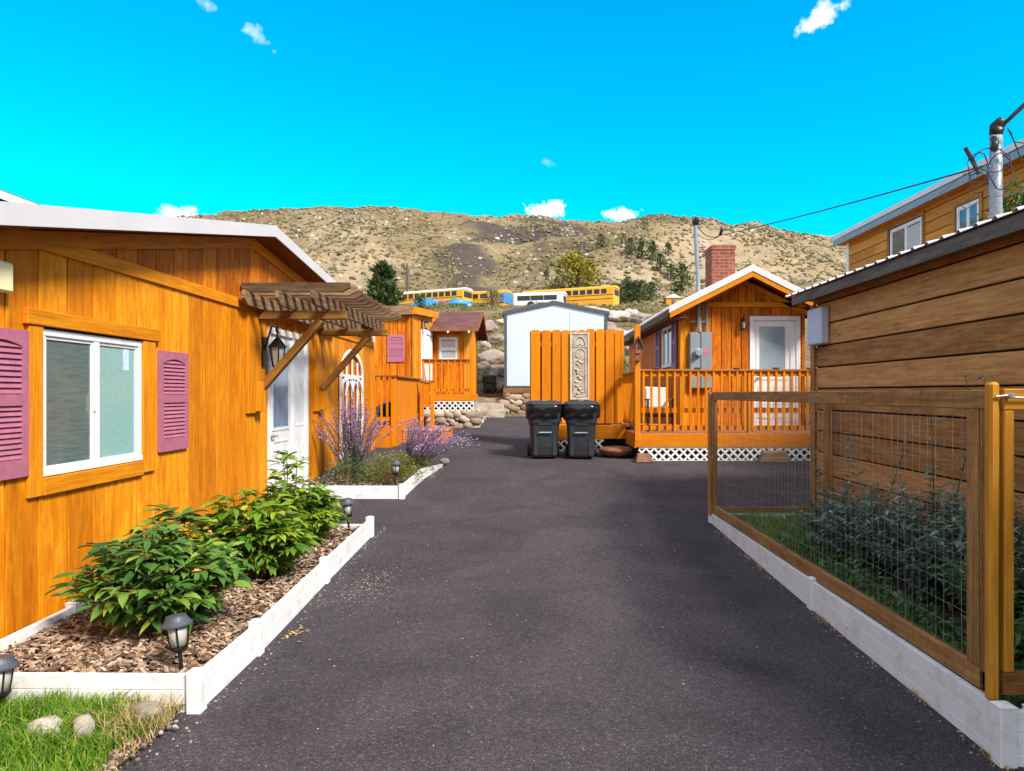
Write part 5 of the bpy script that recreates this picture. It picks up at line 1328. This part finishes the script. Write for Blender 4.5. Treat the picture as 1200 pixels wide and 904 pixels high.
def fl6():
    y = U(10.9,12.2); return -1.60+.1*sm(10.9,12.2,y)+U(-.05,.12), y, zd(y)+.003, .6
grass('dry_grass', 260, fl6, M['drygrass'], (.03,.08), .004, 1.6)
# small stones
for (x, y, r_, lab) in ((-2.20,3.20,(.10,.06,.075),'tan stone lying in the lawn grass'), (-2.03,3.22,(.055,.045,.065),'blue grey stone in the lawn beside the tan one'), (-1.83,3.40,(.07,.05,.05),'pale stone in dry grass at the corner of the white border'), (-1.46,12.15,(.09,.07,.06),'white stone at the end of the purple flower bed')):
    mb = MB(); mb.blob((x, y, zd(y)+.09), r_, 3, .3, 1.2, squash=3); o = mb.build('stone', M['slab'] if 'white' in lab or 'tan' in lab or 'pale' in lab else M['grey'], None, smooth=True); tag(o, lab, 'stone')
mb = MB()
for _ in range(260):
    x, y = -1.80+random.gauss(0,.07), U(2.5,3.45); s_ = U(.004,.016)
    mb.blob((x, y, zd(y)+.032), (s_, s_*U(.6,1), s_*.6), 1, .3)
for _ in range(420):
    x, y = -1.35+random.gauss(0,.13), 5.75+random.gauss(0,.28); s_ = U(.002,.006); mb.blob((x, y, zd(y)+.001), (s_, s_, s_*.6), 1, .3)
for _ in range(300):
    x, y = U(-1.6,2.0), U(2.2,13); s_ = U(.002,.007); mb.blob((x, y, zd(y)+.001), (s_, s_, s_*.6), 1, .3)
for _ in range(260):
    y = U(3.1,8); x = random.choice((2.03,-1.62))+random.gauss(0,.03); s_ = U(.003,.009); mb.blob((x, y, zd(y)+.001), (s_, s_, s_*.6), 1, .3)
o = mb.build('gravel', M['stone'], None); o['kind'] = 'stuff'
mb = MB()
for _ in range(30):
    x, y = -1.55+random.gauss(0,.04), 4.72+random.gauss(0,.05); mb.leaf((x,y,zd(y)+.004), (U(-1,1),U(-1,1),.1), (0,0,1), U(.02,.04), .02, 0)
o = mb.build('dry_leaf_litter', M['drygrass'], None, normals=False); o['kind'] = 'stuff'

# ================================================================ HILLSIDE TREES, SHRUBS, BOULDERS
def conifer(name, label, p, h, w_, seed, mat='juniper', cat='tree', group=None, n=500, shape=.6, trunk=.12):
    random.seed(seed); t = thing(name, label, cat, p, group); p = V(p); mb = MB()
    mb.tube([p-V((0,0,.4)), p+V((0,0,h*.5)), p+V((0,0,h*.9))], [w_*.06+.03, w_*.035+.02, .01], 6); mb.build('trunk', M['bark'], t)
    lv = MB(); nc = 44; cl = []
    for i in range(nc):
        f = U(.06,1.0); a = U(0,6.28); rad = w_/2*((1-f)**shape)*U(.35,1.0)
        cl.append((V((math.cos(a)*rad, math.sin(a)*rad, f*h)), w_*U(.13,.24)*(1.15-f*.55)))
    L = max(.12, h*.085)
    for i in range(n):
        c, r_ = random.choice(cl); d = V((random.gauss(0,1),random.gauss(0,1),random.gauss(0,1)+.25)).normalized()
        lv.leaf(p+c+d*r_*U(.5,1), d+V((0,0,.5)), (U(-1,1),U(-1,1),U(-1,1)), L*U(.7,1.4), L*.6, 0)
    lv.build('crown', M[mat], t, normals=False)
    return t
conifer('juniper_tree', 'dark green juniper tree above the far end of the brown canopy', V((-9.3,45,H(-9.3,45)-1.0)), 9.5-H(-9.3,45)+.9, 3.0, 71, n=2600, shape=.8)
p = hit(677, 337); conifer('cottonwood_tree', 'yellow and green cottonwood tree on the hillside above the buses', p, 5.4, 8.0, 72, 'cottonwood', n=3000, shape=.35)
p = hit(641, 330); conifer('juniper_tree', 'tiny slim dark juniper on the slope left of the yellow cottonwood', p, 2.6, 1.3, 73, n=250)
spots = [(704,292,15,16,'small juniper on the hillside, leftmost of the row right of the yellow cottonwood'),(739,300,18,14,'juniper on the hill, second of the dark row going down right'),(752,303,18,13,'juniper on the hill, third of the dark row going down right'),(765,306,20,16,'juniper on the hill in the middle of the dark row going down right'),(774,319,18,14,'juniper below the middle of the dark hillside row'),(783,300,14,10,'lone small juniper above the dark hillside row'),(786,328,16,13,'juniper low in the dark hillside row left of the metal mast'),(799,345,30,26,'largest dark juniper just left of the grey metal mast of the cabin'),(729,288,12,18,'low dark juniper at the top of the hillside row'),(1003,336,9,26,'dark shrub on the hill just above the brown shed roof end')]
for i, (px, py, hp, wp, lab) in enumerate(spots):
    p = hit(px, py); s_ = p.y/F
    conifer('juniper_tree', lab, p, hp*s_*1.05, wp*s_*1.1, 80+i, n=700, group='dark junipers on the hillside', shape=.4)
ev = [(722,357,17,20,'first green shrub above the boulders, at the left end of the row'),(735,355,20,22,'second green shrub above the boulders'),(750,355,18,22,'third green shrub above the boulders'),(763,352,14,18,'last green shrub of the row above the boulders, by the roof edge'),(577,360,14,24,'grey green shrub between the short bus and the white coach'),(636,365,6,14,'low shrub below the white coach'),(493,364,12,16,'small green shrub beside the blue tarpaulins')]
for i, (px, py, hp, wp, lab) in enumerate(ev):
    p = hit(px, py); s_ = p.y/F
    conifer('evergreen_shrub', lab, p, hp*s_*1.3, wp*s_*1.3, 100+i, n=1100, shape=.3, cat='shrub', group='green shrubs below the buses', mat='juniper' if i != 4 else 'hillshrub')
bl = [(700,368,30,14),(706,380,26,14),(723,370,24,13),(740,368,18,14),(752,372,22,15),(722,392,30,22),(738,394,22,18),(757,392,22,16),(712,400,24,16),(745,410,24,16),(765,380,22,14),(690,362,18,8),(775,372,20,12),
      (571,384,22,16),(583,398,18,14),(566,402,16,14),(578,418,26,18),(585,436,22,14),(567,430,16,12),(584,452,24,14),(590,377,14,9),(560,378,16,10)]
for i, (px, py, wp, hp) in enumerate(bl):
    random.seed(200+i); p = hit(px, py+hp*.4, 24.5); s_ = p.y/F; w_ = wp*s_/2; h_ = hp*s_/2
    mb = MB(); mb.blob((p.x, p.y, p.z+h_*.5), (w_*1.2, w_*U(.8,1.1), h_*1.15), 3, .35, .9, squash=4)
    o = mb.build('boulder', M['boulder'], None, smooth=False)
    side = 'right of the pale blue shed' if px > 640 else 'between the small cabin and the pale blue shed'
    tag(o, ['big', 'pale', 'rounded', 'angular', 'brownish'][i % 5] + ' boulder on the slope ' + side, 'boulder', 'boulders ' + side)
# hillside brush
random.seed(300)
mb = MB(); cnt = 0
while cnt < 15000:
    y = 100+228*U(0,1)**.85; q = U(-.52,.5); x = q*y; s0 = (y-99)/(YR-99)
    dens = .55+.9*noise.fractal(V((x*.03,y*.03,5)),1,2,3)
    if abs(q+.075) < .06*s0+.01: dens *= .25
    if random.random() > dens: continue
    z = H(x, y); r_ = U(.14,.50)*(1+y/500)*(1.5 if random.random() < .08 else 1)
    b_ = 5; rr_ = random.random()
    vs = []; 
    for k in range(6): a = k*math.pi/3+U(-.3,.3); vs.append((x+math.cos(a)*r_*U(.8,1.15), y+math.sin(a)*r_*U(.8,1.15), z-.1))
    for k in range(6): a = k*math.pi/3+U(-.3,.3); vs.append((x+math.cos(a)*r_*.75*U(.8,1.15), y+math.sin(a)*r_*.75, z+r_*U(.35,.6)))
    vs.append((x, y, z+r_*U(.6,.8)))
    mb.faces(vs, [(k,(k+1)%6,6+(k+1)%6,6+k) for k in range(6)]+[(6+k,6+(k+1)%6,12) for k in range(6)], None, rr_); cnt += 1
o = mb.build('sagebrush', M['hillshrub'], None, normals=False); o['kind'] = 'stuff'
mb = MB(); cnt = 0
while cnt < 900:
    y = 100+228*U(0,1)**.9; q = U(-.5,.45); x = q*y
    dens = .35+.9*noise.fractal(V((x*.03,y*.03,15)),1,2,3) + (.6 if q < -.18 else 0)
    if random.random() > dens: continue
    s_ = U(.15,.6)*(1+y/400); mb.blob((x, y, H(x,y)), (s_, s_, s_*.7), 1, .3, squash=2); cnt += 1
o = mb.build('hillside_rocks', M['boulder'], None, normals=False); o['kind'] = 'stuff'
# slope grass tufts near
mb = MB(); cnt = 0
while cnt < 1700:
    y = U(26,80); q = U(-.42,.26); x = q*y
    if noise.noise(V((x*.25,y*.25,7))) < -.1: continue
    r_ = U(.12,.4)*(.6+y/60); c = V((x, y, H(x,y)))
    for _ in range(34): mb.leaf(c+V((U(-r_,r_)*.8,U(-r_,r_)*.8,U(0,.5)*r_)), (U(-1,1),U(-1,1),U(.2,1)), (0,1,0), r_*U(.25,.6), r_*.13, .1)
    cnt += 1
o = mb.build('slope_brush', M['slopeleaf'], None, normals=False); o['kind'] = 'stuff'
# tree behind the brown shed
def broad(name, label, p, h, w_, seed, n=5000):
    random.seed(seed); p = V(p); t = thing(name, label, 'tree', p); mb = MB()
    mb.tube([p, p+V((0,0,h*.45)), p+V((.1,0,h*.75))], [.09,.07,.03], 8)
    lv = MB(); cl = []
    for i in range(16):
        c = p+V((U(-1,1)*w_*.42, U(-1,1)*w_*.42, h*U(.5,.95))); cl.append((c, U(.2,.38))); mb.tube([p+V((0,0,h*.4)), c], [.03,.01], 5, caps=False)
    mb.build('trunk', M['bark'], t)
    for i in range(n):
        c, r_ = random.choice(cl); d = V((random.gauss(0,1),random.gauss(0,1),random.gauss(0,1))).normalized()
        lv.leaf(c+d*r_*U(.5,1.05), d+V((U(-.5,.5),U(-.5,.5),-.2)), (U(-1,1),U(-1,1),1), U(.05,.09), .035, .3)
    lv.build('crown', M['treeleaf'], t, normals=False)
broad('leafy_tree', 'leafy green tree between the brown shed roof and the golden log house', (6.95, 9.8, .3), 4.75, 1.7, 310)

# ================================================================ BUSES
def make_bus(label, center, L, ang, h, roofmat, bodymat, nwin, hood=True, cat='bus', name='school_bus', glass='busglass', stripes=True, ww=.62):
    t = thing(name, label, cat)
    w_ = 1.2; z0 = .45
    mb = MB()
    prof = [(-w_,z0),(w_,z0),(w_,h-.35),(w_*.93,h-.22),(-w_*.93,h-.22),(-w_,h-.35)]
    fr_ = lambda u, d, z: V((d, u, z)); Lb = L-(1.4 if hood else 0)
    mb.prism(prof, fr_, -L/2, -L/2+Lb); 
    if hood: mb.prism([(-w_*.8,z0),(w_*.8,z0),(w_*.8,1.25),(w_*.65,1.5),(-w_*.65,1.5),(-w_*.8,1.25)], fr_, -L/2+Lb+.001, L/2)
    bd = mb.build('body', M[bodymat], t, bevel=.05)
    mb = MB(); mb.prism([(-w_*.99,h-.30),(w_*.99,h-.30),(w_*.93,h-.17),(w_*.6,h-.03),(0,h),(-w_*.6,h-.03),(-w_*.93,h-.17)], fr_, -L/2-.05, -L/2+Lb+.08); mb.build('roof', M[roofmat], t)
    x0 = -L/2+.5; sp = (Lb-1.2)/nwin
    for s_ in (-1, 1):
        for i in range(nwin):
            a = x0+i*sp; mb = MB(); mb.box(a, a+sp*ww+.12, s_*(w_+.004)-.004, s_*(w_+.004)+.004, h-1.05, h-.45); mb.build('window', M[glass], t)
        if stripes:
            mb = MB(); 
            for zz in (h-1.25, h-1.75): mb.box(-L/2+.1, -L/2+Lb-.1, s_*(w_+.008)-.006, s_*(w_+.008)+.006, zz, zz+.07)
            mb.build('stripe', M['black'], t)
    for xe in (-L/2-.01, -L/2+Lb+.01):
        mb = MB(); mb.box(xe-.008, xe+.008, -w_*.8, w_*.8, h-1.25, h-.5); mb.build('windscreen' if xe > 0 else 'rear_window', M[glass], t)
    for xx in (-L/2+2.2, L/2-1.3):
        for s_ in (-1,1): mb = MB(); mb.tube([(xx, s_*(w_+.02), .48),(xx, s_*(w_-.25), .48)], .48, 16); mb.build('wheel', M['tyre'], t)
    mb = MB(); mb.box(L/2+.0, L/2+.12, -w_*.85, w_*.85, .45, .7); mb.box(-L/2-.12, -L/2, -w_*.85, w_*.85, .45, .7); mb.build('bumper', M['black'], t)
    t.location = center; t.rotation_euler = (0, 0, ang)
    return t
def bpos(px, y, dz=0): x = (px-621)/F*y; return (x, y, H(x, y)+dz)
make_bus('yellow school bus with a white roof, leftmost on the hillside terrace', bpos(507, 92), 10.6, R(-26), 3.05, 'busw', 'busy', 10, hood=False)
bz = make_bus('short yellow school bus with a blue sheet over its front, second from left', bpos(568, 91.5), 6.6, R(-20), 2.85, 'busy', 'busy', 4, hood=False, ww=.7)
mb = MB(); mb.box(3.32,3.38,-1.15,1.15,1.1,2.5); mb.box(2.6,3.3,-1.26,-1.22,1.2,2.4); mb.build('sheet', M['tarp'], bz, world=False)
make_bus('long yellow school bus standing behind the white coach on the terrace', bpos(668, 92.5), 12.6, R(-24), 3.35, 'busy', 'busy', 12, hood=False)
make_bus('white coach with dark side windows parked in front of the long yellow bus', bpos(633, 87.5), 6.2, R(-14), 2.1, 'busw', 'busw', 3, hood=False, name='coach', stripes=False, ww=.9)
for (px, y, w_, d_, h_, m_, lab) in ((497, 78, 3.0, 2, .72, 'tarp', 'blue tarpaulin covered heap below the white roofed bus, at left'), (537, 78, 2.5, 2, .68, 'tarp', 'blue tarpaulin covered heap below the short bus, at right'), (517, 78.5, 2.2, 2, .5, 'tarpp', 'purple covered heap between the two blue tarpaulins')):
    random.seed(int(px)); x = (px-621)/F*y; mb = MB(); mb.blob((x, y, H(x,y)+h_*.35), (w_*.62, d_*.6, h_), 3, .3, 1.2, squash=4); o = mb.build('covered_heap', M[m_], None); tag(o, lab, 'covered heap')
p = bpos(477, 101); PO = thing('utility_pole', 'thin wooden utility pole with a small lamp on the hillside above the buses', 'pole', p)
mb = MB(); mb.tube([V(p)-V((0,0,1)), V(p)+V((0,0,EYE+(461-309)/F*101-p[2]))], [.16,.11], 8); mb.build('pole', M['polewood'], PO)
tp = V(p)+V((0,0,EYE+(461-309)/F*101-p[2])); mb = MB(); mb.tube([tp-V((0,0,.3)), tp+V((.9,0,-.6))], .05, 5); mb.blob(tp+V((.6,-.2,-1.5)), (.3,.3,.45), 1, 0); mb.build('lamp', M['galv'], PO)
p = hit(789, 358); mb = MB(); HT = thing('hut', 'tiny orange hut on the hillside behind the roof of the brick chimney cabin', 'hut', p)
mb.box(p.x-1.1, p.x+1.1, p.y, p.y+2, p.z-.5, p.z+1.1); mb.build('wall', M['siding'], HT); mb = MB(); mb.prism([(p.x-1.4,p.z+1.05),(p.x+1.4,p.z+1.05),(p.x,p.z+1.7)], FF(p.y-.2), -2.4, 0); mb.build('roof', M['metalroof'], HT)
mb = MB(); mb.box(p.x-.3,p.x+.3,p.y-.03,p.y,p.z+.2,p.z+.8); mb.build('window', M['glassb'], HT)
# ================================================================ LIGHT, SKY, CAMERA
el = R(42); sx, sy = .71, -.70
k = math.cos(el); sd = V((sx*k, sy*k, math.sin(el))).normalized()
li = bpy.data.lights.new('sun', 'SUN'); li.energy = 4.0; li.angle = R(13); li.color = (1, .93, .82)
so = bpy.data.objects.new('sun', li); COL.objects.link(so); so.location = sd*30
so.rotation_euler = (-sd).to_track_quat('-Z', 'Y').to_euler()
w = bpy.data.worlds.new('World'); S.world = w; w.use_nodes = True
nt = w.node_tree; nt.nodes.clear()
out = nt.nodes.new('ShaderNodeOutputWorld'); bg = nt.nodes.new('ShaderNodeBackground')
sky = nt.nodes.new('ShaderNodeTexSky'); sky.sky_type = 'NISHITA'; sky.sun_disc = False
sky.sun_elevation = el; sky.sun_rotation = math.atan2(sx, sy); sky.altitude = 1500; sky.air_density = 1.0; sky.dust_density = .3; sky.ozone_density = 1.5
hs = nt.nodes.new('ShaderNodeHueSaturation'); hs.inputs['Hue'].default_value = .475; hs.inputs['Saturation'].default_value = 1.75; hs.inputs['Value'].default_value = 1.25
nt.links.new(sky.outputs[0], hs.inputs['Color'])
geo = nt.nodes.new('ShaderNodeTexCoord').outputs['Generated']
col = hs.outputs[0]
wn = nt.nodes.new('ShaderNodeTexNoise'); wn.inputs['Scale'].default_value = 38; wn.inputs['Detail'].default_value = 7; wn.inputs['Roughness'].default_value = .62
nt.links.new(geo, wn.inputs['Vector'])
def cloud(px, py, wx, wz, strength, th=.55, tilt=0.0):
    global col
    d = V(((px-621)/F, 1, (461-py)/F)).normalized()
    sub = nt.nodes.new('ShaderNodeVectorMath'); sub.operation = 'SUBTRACT'; nt.links.new(geo, sub.inputs[0]); sub.inputs[1].default_value = d
    sp = nt.nodes.new('ShaderNodeSeparateXYZ'); nt.links.new(sub.outputs[0], sp.inputs[0])
    ct, st = math.cos(tilt), math.sin(tilt)
    a = mth(nt, 'ADD', mth(nt, 'MULTIPLY', sp.outputs[0], ct), mth(nt, 'MULTIPLY', sp.outputs[2], st))
    b = mth(nt, 'SUBTRACT', mth(nt, 'MULTIPLY', sp.outputs[2], ct), mth(nt, 'MULTIPLY', sp.outputs[0], st))
    q = mth(nt, 'ADD', mth(nt, 'POWER', mth(nt, 'DIVIDE', a, wx/F), 2), mth(nt, 'POWER', mth(nt, 'DIVIDE', b, wz/F), 2))
    yy = mth(nt, 'POWER', mth(nt, 'MULTIPLY', sp.outputs[1], 4.0), 2)
    dist = mth(nt, 'SQRT', mth(nt, 'ADD', q, yy))
    f = mth(nt, 'SUBTRACT', mth(nt, 'ADD', 1.0, mth(nt, 'MULTIPLY', mth(nt, 'SUBTRACT', wn.outputs[0], th), 5.0)), dist)
    f = mth(nt, 'MULTIPLY', mth(nt, 'MULTIPLY', f, 1.3, clamp=True), strength)
    col = mix(nt, f, col, (6.5, 6.6, 6.8))
# bright cloud veil added out of view, overhead and behind, as neutral fill light
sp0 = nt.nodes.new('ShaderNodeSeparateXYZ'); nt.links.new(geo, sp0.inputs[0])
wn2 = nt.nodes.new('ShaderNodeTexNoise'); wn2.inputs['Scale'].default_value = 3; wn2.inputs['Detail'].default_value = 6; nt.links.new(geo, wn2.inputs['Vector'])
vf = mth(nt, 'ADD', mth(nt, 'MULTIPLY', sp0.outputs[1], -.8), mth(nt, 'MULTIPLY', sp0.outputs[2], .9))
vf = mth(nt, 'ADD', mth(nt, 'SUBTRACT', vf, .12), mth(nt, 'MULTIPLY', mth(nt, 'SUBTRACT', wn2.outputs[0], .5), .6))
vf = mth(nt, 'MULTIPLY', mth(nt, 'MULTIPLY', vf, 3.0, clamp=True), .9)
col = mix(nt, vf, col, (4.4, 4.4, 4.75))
cloud(645, 246, 22, 9, 1.0, .47); cloud(731, 252, 13, 6, .9, .45); cloud(972, 14, 19, 9, .6, .50, .35)
cloud(302, 42, 28, 9, .30, .58, -.45); cloud(240, 4, 20, 7, .25, .56, -.3); cloud(208, 251, 26, 5, .7, .45); cloud(645, 192, 14, 5, .14, .56, -.5)
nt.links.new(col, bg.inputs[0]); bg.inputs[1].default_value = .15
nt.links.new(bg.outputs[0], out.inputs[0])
cam = bpy.data.cameras.new('camera'); co = bpy.data.objects.new('camera', cam); COL.objects.link(co)
co.location = (0, 0, EYE); co.rotation_euler = (R(90), 0, 0)
cam.lens = F/1200*36; cam.sensor_width = 36; cam.shift_x = -21/1200; cam.shift_y = 9/1200; cam.clip_end = 2000; cam.clip_start = .05
S.camera = co
S.view_settings.view_transform = 'Standard'; S.view_settings.look = 'None'; S.view_settings.exposure = .82; S.view_settings.gamma = 1
S.view_settings.use_curve_mapping = False
